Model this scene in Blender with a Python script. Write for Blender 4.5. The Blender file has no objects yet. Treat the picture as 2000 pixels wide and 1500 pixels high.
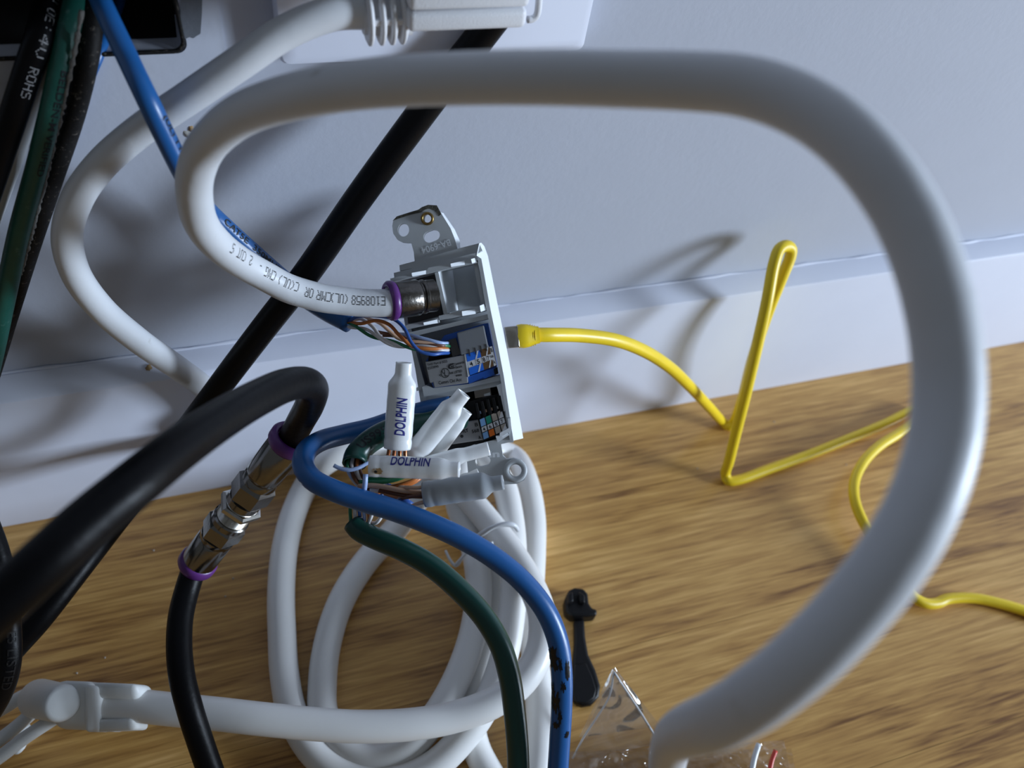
import bpy, bmesh, math, random
from mathutils import Vector as V, Matrix
random.seed(7)
sc = bpy.context.scene
COL = sc.collection
# ------------------------------------------------------------------ camera
F = 1600.0                                   # focal length in pixels of the 2000 x 1500 frame
X = V((5600, -918, F)).normalized()          # world x seen in camera axes (right, down, forward)
DN = V((-270, 1200, F)).normalized(); DN = (DN - X * DN.dot(X)).normalized()
Z = -DN; Y = Z.cross(X)
R = Matrix((X, Y, Z))
CAM = V((0, -0.169, 0.27))
cd = bpy.data.cameras.new('camera'); cam = bpy.data.objects.new('camera', cd); COL.objects.link(cam)
cd.sensor_width = 36; cd.lens = 36 * F / 2000; cd.clip_start = 0.005; cd.clip_end = 50
cx, cy, cz = R @ V((1, 0, 0)), R @ V((0, -1, 0)), R @ V((0, 0, -1))
cam.matrix_world = Matrix(((cx.x, cy.x, cz.x, CAM.x), (cx.y, cy.y, cz.y, CAM.y), (cx.z, cy.z, cz.z, CAM.z), (0, 0, 0, 1)))
cd.dof.use_dof = True; cd.dof.focus_distance = 0.204; cd.dof.aperture_fstop = 28.8 / 1.9
sc.camera = cam
# ------------------------------------------------------------------ light
sc.view_settings.view_transform = 'Standard'; sc.view_settings.look = 'None'
sc.view_settings.gamma = 1; sc.view_settings.use_curve_mapping = False
sc.view_settings.exposure = 0.0
w = bpy.data.worlds.new('room_light'); sc.world = w; w.use_nodes = True
w.node_tree.nodes['Background'].inputs[0].default_value = (0.88, 0.95, 1.0, 1)
w.node_tree.nodes['Background'].inputs[1].default_value = 0.10
def area(name, loc, target, sx, sy, energy, color):
    l = bpy.data.lights.new(name, 'AREA'); l.shape = 'RECTANGLE'; l.size = sx; l.size_y = sy
    l.energy = energy; l.color = color
    o = bpy.data.objects.new(name, l); COL.objects.link(o); o.location = loc
    o.rotation_euler = (V(target) - V(loc)).to_track_quat('-Z', 'Y').to_euler()
    return o
area('window_light', (1.48, -0.77, 0.375), (0.1, -0.05, 0.06), 0.32, 0.40, 34.0, (0.70, 0.83, 1.0))

# ------------------------------------------------------------------ placing helpers
def ray(px, py): return R @ V(((px - 1000) / F, (py - 750) / F, 1.0))
def A(px, py, d): return CAM + ray(px, py) * d
def W(px, py, off=0.0):                       # point at distance off in front of the wall
    r = ray(px, py); return CAM + r * ((-off - CAM.y) / r.y)
def G(px, py, z=0.0):                         # point at height z over the floor
    r = ray(px, py); return CAM + r * ((z - CAM.z) / r.z)
def PT(p):
    if len(p) == 3: return A(*p)
    return W(p[0], p[1], p[3]) if p[2] == 'w' else G(p[0], p[1], p[3])
def topx(p):
    q = R.transposed() @ (p - CAM)
    return (1000 + F * q.x / q.z, 750 + F * q.y / q.z)

# ------------------------------------------------------------------ materials
M = {}
def mat(name, color, rough=0.5, metal=0.0, var=0.0, vscale=200.0, bump=0.0, bscale=600.0, spec=0.5, sss=0.0, dirt=None, trans=0.0, coat=0.0):
    m = bpy.data.materials.new(name); m.use_nodes = True; nt = m.node_tree; n = nt.nodes; L = nt.links
    b = n['Principled BSDF']
    b.inputs['Base Color'].default_value = (*color, 1); b.inputs['Roughness'].default_value = rough
    b.inputs['Metallic'].default_value = metal; b.inputs['Specular IOR Level'].default_value = spec
    b.inputs['Coat Weight'].default_value = coat; b.inputs['Coat Roughness'].default_value = 0.12
    if sss:
        b.inputs['Subsurface Weight'].default_value = sss; b.inputs['Subsurface Radius'].default_value = (.002, .002, .002)
        b.inputs['Subsurface Scale'].default_value = 1.0
    if trans: b.inputs['Transmission Weight'].default_value = trans
    tc = n.new('ShaderNodeTexCoord')
    src = None
    if var:
        nz = n.new('ShaderNodeTexNoise'); nz.inputs['Scale'].default_value = vscale; nz.inputs['Detail'].default_value = 4
        L.new(tc.outputs['Object'], nz.inputs['Vector'])
        mx = n.new('ShaderNodeMix'); mx.data_type = 'RGBA'
        mx.inputs[6].default_value = (*[c * (1 - var) for c in color], 1); mx.inputs[7].default_value = (*[min(1, c * (1 + var)) for c in color], 1)
        L.new(nz.outputs['Fac'], mx.inputs[0]); src = mx.outputs[2]
    if dirt:
        dcol, dscale, thr, amt = dirt
        nz = n.new('ShaderNodeTexNoise'); nz.inputs['Scale'].default_value = dscale; nz.inputs['Detail'].default_value = 6; nz.inputs['Roughness'].default_value = .7
        L.new(tc.outputs['Object'], nz.inputs['Vector'])
        rp = n.new('ShaderNodeValToRGB'); rp.color_ramp.elements[0].position = thr; rp.color_ramp.elements[1].position = min(1, thr + .08)
        rp.color_ramp.elements[1].color = (amt, amt, amt, 1)
        L.new(nz.outputs['Fac'], rp.inputs[0])
        mx = n.new('ShaderNodeMix'); mx.data_type = 'RGBA'; mx.inputs[7].default_value = (*dcol, 1)
        L.new(rp.outputs[0], mx.inputs[0])
        if src: L.new(src, mx.inputs[6])
        else: mx.inputs[6].default_value = (*color, 1)
        src = mx.outputs[2]
    if src: L.new(src, b.inputs['Base Color'])
    if bump:
        nz = n.new('ShaderNodeTexNoise'); nz.inputs['Scale'].default_value = bscale; nz.inputs['Detail'].default_value = 3
        L.new(tc.outputs['Object'], nz.inputs['Vector'])
        bp = n.new('ShaderNodeBump'); bp.inputs['Strength'].default_value = bump; bp.inputs['Distance'].default_value = 0.0004
        L.new(nz.outputs['Fac'], bp.inputs['Height']); L.new(bp.outputs[0], b.inputs['Normal'])
    M[name] = m; return m
mat('wall_paint', (0.47, 0.50, 0.58), 0.75, var=0.03, vscale=60, bump=0.15, bscale=420)
mat('trim_paint', (0.72, 0.75, 0.86), 0.42, var=0.03, vscale=50, bump=0.12, bscale=160)
mat('plate_plastic', (0.74, 0.78, 0.90), 0.32, bump=0.05)
mat('plug_plastic', (0.70, 0.71, 0.74), 0.48, var=0.04, bump=0.2, bscale=2500)
mat('white_jacket', (0.63, 0.65, 0.68), 0.42, var=0.04, vscale=90, bump=0.18, bscale=260, dirt=((0.30, 0.28, 0.24), 130, 0.66, 0.5))
mat('coil_jacket', (0.80, 0.79, 0.77), 0.36, var=0.03, vscale=60, bump=0.06, bscale=200, dirt=((0.33, 0.31, 0.28), 120, 0.69, 0.6))
mat('grey_jacket', (0.70, 0.71, 0.70), 0.5, var=0.04, bump=0.15)
mat('black_jacket', (0.0025, 0.0025, 0.0032), 0.40, spec=0.13, bump=0.15, bscale=700, dirt=((0.16, 0.16, 0.16), 1400, 0.74, 0.8))
mat('dirty_black_jacket', (0.006, 0.0055, 0.0055), 0.6, spec=0.25, bump=0.3, bscale=900, dirt=((0.14, 0.12, 0.10), 800, 0.58, 0.7))
mat('blue_jacket', (0.010, 0.092, 0.29), 0.34, var=0.15, vscale=90, bump=0.12, bscale=260, dirt=((0.10, 0.17, 0.34), 300, 0.66, 0.4))
mat('green_jacket', (0.003, 0.046, 0.036), 0.33, var=0.15, vscale=120, bump=0.1, bscale=260)
mat('dusty_green_jacket', (0.008, 0.085, 0.065), 0.42, var=0.3, vscale=150, bump=0.25, bscale=500, dirt=((0.10, 0.20, 0.18), 400, 0.6, 0.5))
mat('yellow_jacket', (0.86, 0.62, 0.014), 0.38, var=0.08, vscale=120, bump=0.12, bscale=300)
mat('nickel', (0.24, 0.23, 0.22), 0.18, 1.0, var=0.15, vscale=300, bump=0.05, bscale=900)
mat('bright_nickel', (0.52, 0.50, 0.46), 0.22, 1.0, bump=0.08, bscale=600)
mat('old_nickel', (0.13, 0.12, 0.11), 0.28, 1.0, var=0.3, vscale=400, bump=0.2, bscale=900)
mat('tar', (0.004, 0.004, 0.006), 0.3, spec=0.4, bump=0.4, bscale=900)
mat('dust', (0.17, 0.165, 0.155), 0.95, var=0.7, vscale=1500, bump=0.6, bscale=2500)
mat('grime', (0.075, 0.07, 0.055), 0.8, var=0.6, vscale=900, bump=0.5, bscale=1500)
mat('brass', (0.30, 0.20, 0.07), 0.35, 1.0, bump=0.2)
mat('copper_wire', (0.35, 0.13, 0.06), 0.3, 1.0)
mat('purple_plastic', (0.11, 0.026, 0.18), 0.35)
mat('plastic_shaded', (0.50, 0.53, 0.55), 0.45, var=0.04, vscale=200, bump=0.06)  # insert's white plastic, with the shade on viewer-facing faces put into the colour
mat('plastic_lit', (0.80, 0.84, 0.88), 0.32)  # same white plastic in a painted lit tone, for faces and edges catching light
mat('dark_plastic', (0.05, 0.048, 0.045), 0.5)
mat('black_plastic', (0.004, 0.004, 0.005), 0.45, spec=0.25, bump=0.08)
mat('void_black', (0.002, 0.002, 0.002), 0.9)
mat('jack_blue', (0.012, 0.095, 0.45), 0.38)
mat('cap_grey', (0.22, 0.235, 0.255), 0.4)
mat('label_grey', (0.29, 0.29, 0.295), 0.5)
mat('label_white', (0.82, 0.83, 0.86), 0.5)
mat('label_blue', (0.015, 0.18, 0.85), 0.5)
mat('label_brown', (0.14, 0.072, 0.025), 0.5)
mat('label_sky', (0.25, 0.50, 0.88), 0.5)
mat('label_green', (0.012, 0.33, 0.22), 0.5)
mat('label_tan', (0.50, 0.43, 0.36), 0.5)
mat('label_orange', (0.88, 0.18, 0.008), 0.5)
mat('ink_black', (0.012, 0.012, 0.013), 0.6)
mat('ink_blue', (0.018, 0.022, 0.22), 0.5)
mat('ink_white', (0.62, 0.62, 0.64), 0.6)
mat('ink_dark', (0.002, 0.006, 0.012), 0.6)
mat('beanie_white', (0.86, 0.88, 0.89), 0.22, var=0.03, vscale=160, bump=0.1, bscale=350, coat=0.5, sss=0.12)
mat('beanie_grey', (0.36, 0.39, 0.42), 0.38, var=0.05, bump=0.1, bscale=400, sss=0.12)
mat('wire_blue', (0.03, 0.10, 0.36), 0.35)
mat('wire_orange', (0.52, 0.16, 0.035), 0.35)
mat('wire_green', (0.015, 0.17, 0.07), 0.35)
mat('wire_brown', (0.13, 0.05, 0.028), 0.35)
mat('wire_white', (0.68, 0.66, 0.66), 0.35)
mat('wire_white_blue', (0.38, 0.50, 0.78), 0.35)
mat('wire_peach', (0.62, 0.40, 0.27), 0.35)
mat('grey_paint', (0.125, 0.14, 0.165), 0.6, var=0.15, vscale=300, bump=0.3)
mat('plaster', (0.42, 0.41, 0.38), 0.9, var=0.2, vscale=500, bump=0.5, bscale=900)
mat('tan_putty', (0.36, 0.23, 0.10), 0.8, var=0.3, vscale=900)
mat('red_strip', (0.62, 0.05, 0.03), 0.4)
mat('tie_plastic', (0.72, 0.74, 0.77), 0.25)
def wood():
    m = bpy.data.materials.new('oak'); m.use_nodes = True; nt = m.node_tree; n = nt.nodes; L = nt.links; b = n['Principled BSDF']
    tc = n.new('ShaderNodeTexCoord'); oi = n.new('ShaderNodeObjectInfo')
    add = n.new('ShaderNodeVectorMath'); add.operation = 'MULTIPLY_ADD'
    comb = n.new('ShaderNodeCombineXYZ')
    for i in range(3): L.new(oi.outputs['Random'], comb.inputs[i])
    add.inputs[1].default_value = (7, 3, 5); L.new(comb.outputs[0], add.inputs[0]); L.new(tc.outputs['Object'], add.inputs[2])
    def noise(sx, sy, scale, detail, rough, dist=0.0):
        mp = n.new('ShaderNodeMapping'); mp.inputs['Scale'].default_value = (sx, sy, 1); mp.inputs['Rotation'].default_value = (0, 0, 0.035)
        L.new(add.outputs[0], mp.inputs['Vector'])
        nz = n.new('ShaderNodeTexNoise'); nz.inputs['Scale'].default_value = scale; nz.inputs['Detail'].default_value = detail
        nz.inputs['Roughness'].default_value = rough; nz.inputs['Distortion'].default_value = dist
        L.new(mp.outputs[0], nz.inputs['Vector']); return nz.outputs['Fac']
    broad = noise(5, 34, 1, 2, .5, .5); streak = noise(22, 400, 1, 4, .62, .5); pore = noise(60, 1100, 1, 2, .5); blot = noise(18, 26, 1, 3, .5)
    def mixv(a, bb, f):
        x = n.new('ShaderNodeMix'); x.inputs[0].default_value = f; L.new(a, x.inputs[2]); L.new(bb, x.inputs[3]); return x.outputs[0]
    v = mixv(mixv(mixv(broad, streak, .62), pore, .22), blot, .16)
    rp = n.new('ShaderNodeValToRGB'); e = rp.color_ramp.elements
    e[0].position = .38; e[0].color = (0.20, 0.082, 0.017, 1); e[1].position = .635; e[1].color = (0.82, 0.50, 0.175, 1)
    q = e.new(.47); q.color = (0.48, 0.25, 0.065, 1); q2 = e.new(.54); q2.color = (0.62, 0.35, 0.10, 1)
    L.new(v, rp.inputs[0]); L.new(rp.outputs[0], b.inputs['Base Color'])
    b.inputs['Roughness'].default_value = .36; b.inputs['Coat Weight'].default_value = .25; b.inputs['Coat Roughness'].default_value = .3
    bp = n.new('ShaderNodeBump'); bp.inputs['Strength'].default_value = .25; bp.inputs['Distance'].default_value = .0002
    L.new(v, bp.inputs['Height']); L.new(bp.outputs[0], b.inputs['Normal'])
    M['oak'] = m
wood()
def clear():
    m = bpy.data.materials.new('clear_film'); m.use_nodes = True; nt = m.node_tree; n = nt.nodes; L = nt.links
    n.remove(n['Principled BSDF']); out = n['Material Output']
    tr = n.new('ShaderNodeBsdfTransparent'); tr.inputs[0].default_value = (.93, .92, .91, 1)
    gl = n.new('ShaderNodeBsdfGlossy'); gl.inputs['Roughness'].default_value = .09
    df = n.new('ShaderNodeBsdfTranslucent'); df.inputs[0].default_value = (.8, .78, .76, 1)
    lw = n.new('ShaderNodeFresnel'); lw.inputs[0].default_value = 1.6
    m0 = n.new('ShaderNodeMixShader'); m0.inputs[0].default_value = .28; L.new(tr.outputs[0], m0.inputs[1]); L.new(df.outputs[0], m0.inputs[2])
    m1 = n.new('ShaderNodeMixShader'); L.new(lw.outputs[0], m1.inputs[0]); L.new(m0.outputs[0], m1.inputs[1]); L.new(gl.outputs[0], m1.inputs[2])
    L.new(m1.outputs[0], out.inputs[0]); M['clear_film'] = m
clear()

# ------------------------------------------------------------------ object helpers
WL = {}
def tag(o, label=None, cat=None, group=None, kind=None):
    if label: o['label'] = label
    if cat: o['category'] = cat
    if group: o['group'] = group
    if kind: o['kind'] = kind
    return o
def thing(name, loc, label, cat, group=None):
    o = bpy.data.objects.new(name, None); COL.objects.link(o); o.location = loc; o.empty_display_size = .01
    WL[o.name] = V(loc); return tag(o, label, cat, group)
def obj(name, verts, faces, m, parent=None, smooth=True, loc=None, fmats=None):
    verts = [V(v) for v in verts]
    if parent is not None: base = WL[parent.name]
    elif loc is not None: base = V(loc)
    else:
        lo = min(verts, key=lambda v: v.z); base = V((sum(v.x for v in verts) / len(verts), sum(v.y for v in verts) / len(verts), lo.z))
    me = bpy.data.meshes.new(name); me.from_pydata([v - base for v in verts], [], faces); me.update()
    if isinstance(m, str): me.materials.append(M[m])
    else:
        for k in m: me.materials.append(M[k])
        if fmats: me.polygons.foreach_set('material_index', fmats)
    bm = bmesh.new(); bm.from_mesh(me); bmesh.ops.recalc_face_normals(bm, faces=bm.faces); bm.to_mesh(me); bm.free()
    if smooth: me.polygons.foreach_set('use_smooth', [True] * len(me.polygons))
    o = bpy.data.objects.new(name, me); COL.objects.link(o)
    if parent is not None: o.parent = parent
    else: o.location = base
    WL[o.name] = base
    if smooth == 'auto':
        me.set_sharp_from_angle(angle=math.radians(32))
    return o
def spline(P, step=0.0012):
    P = [V(p) for p in P]; P = [P[0] * 2 - P[1]] + P + [P[-1] * 2 - P[-2]]; out = []
    for i in range(1, len(P) - 2):
        p0, p1, p2, p3 = P[i - 1:i + 3]
        t0 = 0; t1 = t0 + max(1e-6, (p1 - p0).length) ** .5; t2 = t1 + max(1e-6, (p2 - p1).length) ** .5; t3 = t2 + max(1e-6, (p3 - p2).length) ** .5
        k = max(3, int((p2 - p1).length / step))
        for j in range(k):
            t = t1 + (t2 - t1) * j / k
            a1 = p0 * ((t1 - t) / (t1 - t0)) + p1 * ((t - t0) / (t1 - t0)); a2 = p1 * ((t2 - t) / (t2 - t1)) + p2 * ((t - t1) / (t2 - t1)); a3 = p2 * ((t3 - t) / (t3 - t2)) + p3 * ((t - t2) / (t3 - t2))
            b1 = a1 * ((t2 - t) / (t2 - t0)) + a2 * ((t - t0) / (t2 - t0)); b2 = a2 * ((t3 - t) / (t3 - t1)) + a3 * ((t - t1) / (t3 - t1))
            out.append(b1 * ((t2 - t) / (t2 - t1)) + b2 * ((t - t1) / (t2 - t1)))
    out.append(P[-2]); return out
def tangents(C):
    n = len(C); return [(C[min(n - 1, i + 1)] - C[max(0, i - 1)]).normalized() for i in range(n)]
def sweep(C, r, sides=20, cap=True, flat=1.0, facing=None):
    """tube round the centre line C; r a number or list; flat squeezes it along facing"""
    n = len(C); T = tangents(C); vs = []; fs = []
    N = T[0].orthogonal().normalized() if facing is None else None
    for i in range(n):
        if facing is None:
            N = (N - T[i] * N.dot(T[i])).normalized(); B = T[i].cross(N)
        else:
            N = (facing - T[i] * facing.dot(T[i])).normalized(); B = T[i].cross(N)
        rr = r[i] if isinstance(r, (list, tuple)) else r
        for k in range(sides):
            a = 2 * math.pi * k / sides; vs.append(C[i] + N * (math.cos(a) * rr * flat) + B * (math.sin(a) * rr))
    for i in range(n - 1):
        for k in range(sides):
            a = i * sides + k; b = i * sides + (k + 1) % sides; fs.append((a, b, b + sides, a + sides))
    if cap:
        fs.append(tuple(range(sides))[::-1]); fs.append(tuple(range((n - 1) * sides, n * sides)))
    return vs, fs
def lerp_list(vals, n):
    out = []
    for i in range(n):
        t = i / (n - 1) * (len(vals) - 1); k = min(len(vals) - 2, int(t)); out.append(vals[k] + (vals[k + 1] - vals[k]) * (t - k))
    return out
def cable(name, pts, r, m, parent=None, sides=20, step=.0012, wob=0.0):
    C = spline([PT(p) if not isinstance(p, V) else p for p in pts], step)
    rr = lerp_list(r, len(C)) if isinstance(r, (list, tuple)) else r
    if wob:
        rr = [(rr[i] if isinstance(rr, list) else rr) * (1 + random.uniform(-wob, wob)) for i in range(len(C))]
    v, f = sweep(C, rr, sides)
    o = obj(name, v, f, m, parent)
    return o, C
def lathe(name, m, P0, P1, prof, parent, sides=28, smooth='auto', ref=None):
    """prof: (t, r) with t in 0..1 along P0->P1, r in metres"""
    ax = (P1 - P0); T = ax.normalized(); N = (ref - T * ref.dot(T)).normalized() if ref else T.orthogonal().normalized(); B = T.cross(N); vs = []; fs = []
    for t, r in prof:
        for k in range(sides):
            a = 2 * math.pi * (k + .5) / sides; vs.append(P0 + ax * t + N * (math.cos(a) * r) + B * (math.sin(a) * r))
    for i in range(len(prof) - 1):
        for k in range(sides):
            a = i * sides + k; b = i * sides + (k + 1) % sides; fs.append((a, b, b + sides, a + sides))
    if prof[0][1] > 1e-6: fs.append(tuple(range(sides))[::-1])
    if prof[-1][1] > 1e-6: fs.append(tuple(range((len(prof) - 1) * sides, len(prof) * sides)))
    return obj(name, vs, fs, m, parent, smooth)
def ring(name, m, P0, P1, r_out, r_in, parent, sides=32, bev=.15):
    ax = P1 - P0; L = ax.length; e = min(.45, bev)
    prof = [(e, r_in), (0, r_in + (r_out - r_in) * .3), (0, r_out - (r_out - r_in) * .3), (e, r_out), (1 - e, r_out), (1, r_out - (r_out - r_in) * .3), (1, r_in + (r_out - r_in) * .3), (1 - e, r_in), (e, r_in)]
    T = ax.normalized(); N = T.orthogonal().normalized(); B = T.cross(N); vs = []; fs = []
    for t, r in prof[:-1]:
        for k in range(sides):
            a = 2 * math.pi * k / sides; vs.append(P0 + ax * t + N * (math.cos(a) * r) + B * (math.sin(a) * r))
    q = len(prof) - 1
    for i in range(q):
        for k in range(sides):
            a = i * sides + k; b = i * sides + (k + 1) % sides; a2 = ((i + 1) % q) * sides + k; b2 = ((i + 1) % q) * sides + (k + 1) % sides; fs.append((a, b, b2, a2))
    return obj(name, vs, fs, m, parent, True)
def font_mesh(txt, size=1.0, bold=0.0, shear=0.0, align='LEFT'):
    c = bpy.data.curves.new('t', 'FONT'); c.body = txt; c.size = size; c.offset = bold + .012; c.shear = shear; c.align_x = align; c.resolution_u = 3
    o = bpy.data.objects.new('t', c); COL.objects.link(o); bpy.context.view_layer.update()
    me = bpy.data.meshes.new_from_object(o.evaluated_get(bpy.context.evaluated_depsgraph_get()))
    vs = [v.co.copy() for v in me.vertices]; fs = [tuple(p.vertices) for p in me.polygons]
    bpy.data.objects.remove(o); bpy.data.curves.remove(c); bpy.data.meshes.remove(me); return vs, fs
def fit(mesh, wd, ht, cuts=3):
    """scale flat text to wd x ht and split its long edges so that it can bend round a tube"""
    vs, fs = mesh; x0 = min(v.x for v in vs); x1 = max(v.x for v in vs); y0 = min(v.y for v in vs); y1 = max(v.y for v in vs)
    bm = bmesh.new(); bv = [bm.verts.new(((v.x - x0) / (x1 - x0) * wd, (v.y - y0) / (y1 - y0) * ht, 0)) for v in vs]
    for f_ in fs:
        try: bm.faces.new([bv[i] for i in f_])
        except ValueError: pass
    bmesh.ops.triangulate(bm, faces=bm.faces)
    for _ in range(cuts):
        e_ = [q for q in bm.edges if q.calc_length() > .00035]
        if not e_: break
        bmesh.ops.subdivide_edges(bm, edges=e_, cuts=1, use_grid_fill=False); bmesh.ops.triangulate(bm, faces=bm.faces)
    bm.verts.ensure_lookup_table(); out = ([v.co.copy() for v in bm.verts], [tuple(v.index for v in q.verts) for q in bm.faces]); bm.free(); return out
GL = {'A': '01110 10001 10001 11111 10001 10001 10001', 'B': '11110 10001 10001 11110 10001 10001 11110', 'C': '01111 10000 10000 10000 10000 10000 01111',
 'E': '11111 10000 10000 11110 10000 10000 11111', 'G': '01111 10000 10000 10011 10001 10001 01111', 'H': '10001 10001 10001 11111 10001 10001 10001',
 'L': '10000 10000 10000 10000 10000 10000 11111', 'M': '10001 11011 10101 10101 10001 10001 10001', 'O': '01110 10001 10001 10001 10001 10001 01110',
 'R': '11110 10001 10001 11110 10100 10010 10001', 'S': '01111 10000 10000 01110 00001 00001 11110', 'T': '11111 00100 00100 00100 00100 00100 00100',
 'U': '10001 10001 10001 10001 10001 10001 01110', 'V': '10001 10001 10001 10001 10001 01010 00100', '0': '01110 10001 10001 10001 10001 10001 01110',
 '1': '00100 01100 00100 00100 00100 00100 01110', '2': '01110 10001 00001 00110 01000 10000 11111', '3': '11110 00001 00001 01110 00001 00001 11110',
 '4': '00010 00110 01010 10010 11111 00010 00010', '5': '11111 10000 11110 00001 00001 00001 11110', '8': '01110 10001 10001 01110 10001 10001 01110',
 '9': '01110 10001 10001 01111 00001 00001 01110', '(': '00010 00100 01000 01000 01000 00100 00010', ')': '01000 00100 00010 00010 00010 00100 01000',
 '-': '00000 00000 00000 01110 00000 00000 00000', ':': '00000 00100 00000 00000 00100 00000 00000', ' ': '00000 00000 00000 00000 00000 00000 00000'}
def dot_mesh(txt, size=1.0, fx=.62, fy=.55, xs=.82):
    vs = []; fs = []; u = size / 7
    for i, ch in enumerate(txt):
        for r, row in enumerate(GL[ch].split()):
            for c, b in enumerate(row):
                if b == '1':
                    x0 = (i * 6 + c) * u * xs; y0 = (6 - r) * u; k = len(vs)
                    vs += [V((x0, y0, 0)), V((x0 + u * fx, y0, 0)), V((x0 + u * fx, y0 + u * fy, 0)), V((x0, y0 + u * fy, 0))]; fs.append((k, k + 1, k + 2, k + 3))
    return vs, fs
def tube_text(mesh, C, r, px, parent, m, rev=False, ang=0.0, flat=1.0, facing=None, name='printed_text', lift=.00006):
    """wrap flat text round the tube C: it starts at the sample nearest to pixel px and runs along C (rev: back along it)"""
    vs, fs = mesh; T = tangents(C)
    S = [0.0]
    for i in range(1, len(C)): S.append(S[-1] + (C[i] - C[i - 1]).length)
    best = min(range(len(C)), key=lambda i: (topx(C[i])[0] - px[0]) ** 2 + (topx(C[i])[1] - px[1]) ** 2)
    s0 = S[best]; ym = (max(v.y for v in vs) + min(v.y for v in vs)) / 2; out = []
    import bisect
    for v in vs:
        s = s0 + (-v.x if rev else v.x); s = min(max(s, 0), S[-1] - 1e-6); i = min(len(C) - 2, max(0, bisect.bisect_right(S, s) - 1))
        t = (s - S[i]) / max(1e-9, S[i + 1] - S[i]); c = C[i].lerp(C[i + 1], t); tt = T[i].lerp(T[i + 1], t).normalized()
        rr = (r[i] + (r[i + 1] - r[i]) * t) if isinstance(r, (list, tuple)) else r
        to = (CAM - c) if facing is None else facing
        N = (to - tt * to.dot(tt)).normalized(); U = N.cross(-tt if rev else tt)
        a = (v.y - ym) / rr + ang
        out.append(c + N * (math.cos(a) * (rr * flat + lift)) + U * (math.sin(a) * (rr + lift)))
    return obj(name, out, fs, m, parent, False)

# ------------------------------------------------------------------ the setting
def box_mesh(x0, x1, y0, y1, z0, z1):
    v = [V((x, y, z)) for x in (x0, x1) for y in (y0, y1) for z in (z0, z1)]
    return v, [(0, 1, 3, 2), (4, 6, 7, 5), (0, 4, 5, 1), (2, 3, 7, 6), (0, 2, 6, 4), (1, 5, 7, 3)]
def bevel_obj(o, width, seg=3):
    md = o.modifiers.new('bevel', 'BEVEL'); md.width = width; md.segments = seg; md.limit_method = 'ANGLE'; md.angle_limit = math.radians(40)
    return o
def rounded(x0, x1, y0, y1, r, n=6):
    P = []
    for cxx, cyy, a0 in ((x1 - r, y1 - r, 0), (x0 + r, y1 - r, 90), (x0 + r, y0 + r, 180), (x1 - r, y0 + r, 270)):
        for k in range(n + 1):
            a = math.radians(a0 + 90 * k / n); P.append((cxx + r * math.cos(a), cyy + r * math.sin(a)))
    return P
def fill2d(outlines, thick):
    """flat sheet with holes: triangulated front at z=0, back at z=-thick"""
    c = bpy.data.curves.new('f', 'CURVE'); c.dimensions = '2D'; c.fill_mode = 'BOTH'; c.extrude = thick / 2
    for P in outlines:
        s = c.splines.new('POLY'); s.points.add(len(P) - 1); s.use_cyclic_u = True
        for q, p in zip(s.points, P): q.co = (p[0], p[1], 0, 1)
    o = bpy.data.objects.new('f', c); COL.objects.link(o); bpy.context.view_layer.update()
    me = bpy.data.meshes.new_from_object(o.evaluated_get(bpy.context.evaluated_depsgraph_get()))
    bm = bmesh.new(); bm.from_mesh(me); bmesh.ops.remove_doubles(bm, verts=bm.verts, dist=1e-7)
    bm.verts.ensure_lookup_table(); vs = [V((v.co.x, v.co.y, v.co.z - thick / 2)) for v in bm.verts]; fs = [tuple(v.index for v in f.verts) for f in bm.faces]
    bm.free(); bpy.data.objects.remove(o); bpy.data.curves.remove(c); bpy.data.meshes.remove(me); return vs, fs

hb = W(330, 97); hx1 = W(350, 40).x; hz0 = hb.z; hx0, hz1 = hx1 - .052, hz0 + .085
vs, fs = fill2d([[(-.6, 0), (1.3, 0), (1.3, 1.2), (-.6, 1.2)], rounded(hx0, hx1, hz0, hz1, .0022)[::-1]], .013)
wall = obj('wall_back', [V((v.x, -v.z, v.y)) for v in vs], fs, 'wall_paint', None, False, loc=(0, 0, 0)); tag(wall, kind='structure')
# painted-over outline of an older cover plate, a hair proud of the wall, and the grey paint beside the opening
e = .0072
vs, fs = fill2d([rounded(hx0 - e, hx1 + e + .0008, hz0 - .0052, hz1 + e, .001), rounded(hx0 - .0006, hx1 + .0006, hz0 - .0006, hz1 + .0006, .0024)[::-1]], .0006)
o = obj('paint_outline', [V((v.x, -v.z - .0006, v.y)) for v in vs], fs, 'wall_paint', wall, False)
P = [W(351, -60), W(395, -60), W(394, 20), W(392, 48), W(391, 62), W(384, 66), W(377, 71), W(370, 68), W(363, 72), W(357, 70), W(352, 66)]
vs, fs = fill2d([[(p.x, p.z) for p in P]], .0001)
obj('grey_paint_patch', [V((v.x, -v.z - .00075, v.y)) for v in vs], fs, 'grey_paint', wall, False)
# thin dark lip round the cut-out
rr_ = rounded(hx0, hx1, hz0, hz1, .0024, 5)
v, f = sweep([V((p[0], -.0007, p[1])) for p in rr_ + rr_[:1]], .00045, 8); obj('opening_rim', v, f, 'dirty_black_jacket', wall)
# box recessed in the wall
ib = thing('electrical_box', (hx0 + .026, .013, hz0), 'black recessed electrical box, open, behind the bundle of old cables', 'electrical box')
v = []; f = []
x0, x1, y0, y1, z0, z1 = hx0 + .0002, hx1 - .0002, .0042, .075, hz0 + .0002, hz1 - .0002
v = [V((x0, y0, z0)), V((x1, y0, z0)), V((x1, y0, z1)), V((x0, y0, z1)), V((x0, y1, z0)), V((x1, y1, z0)), V((x1, y1, z1)), V((x0, y1, z1))]
obj('box_shell', v, [(4, 5, 6, 7), (0, 1, 5, 4), (1, 2, 6, 5), (2, 3, 7, 6), (3, 0, 4, 7)], 'void_black', ib, False)
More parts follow.
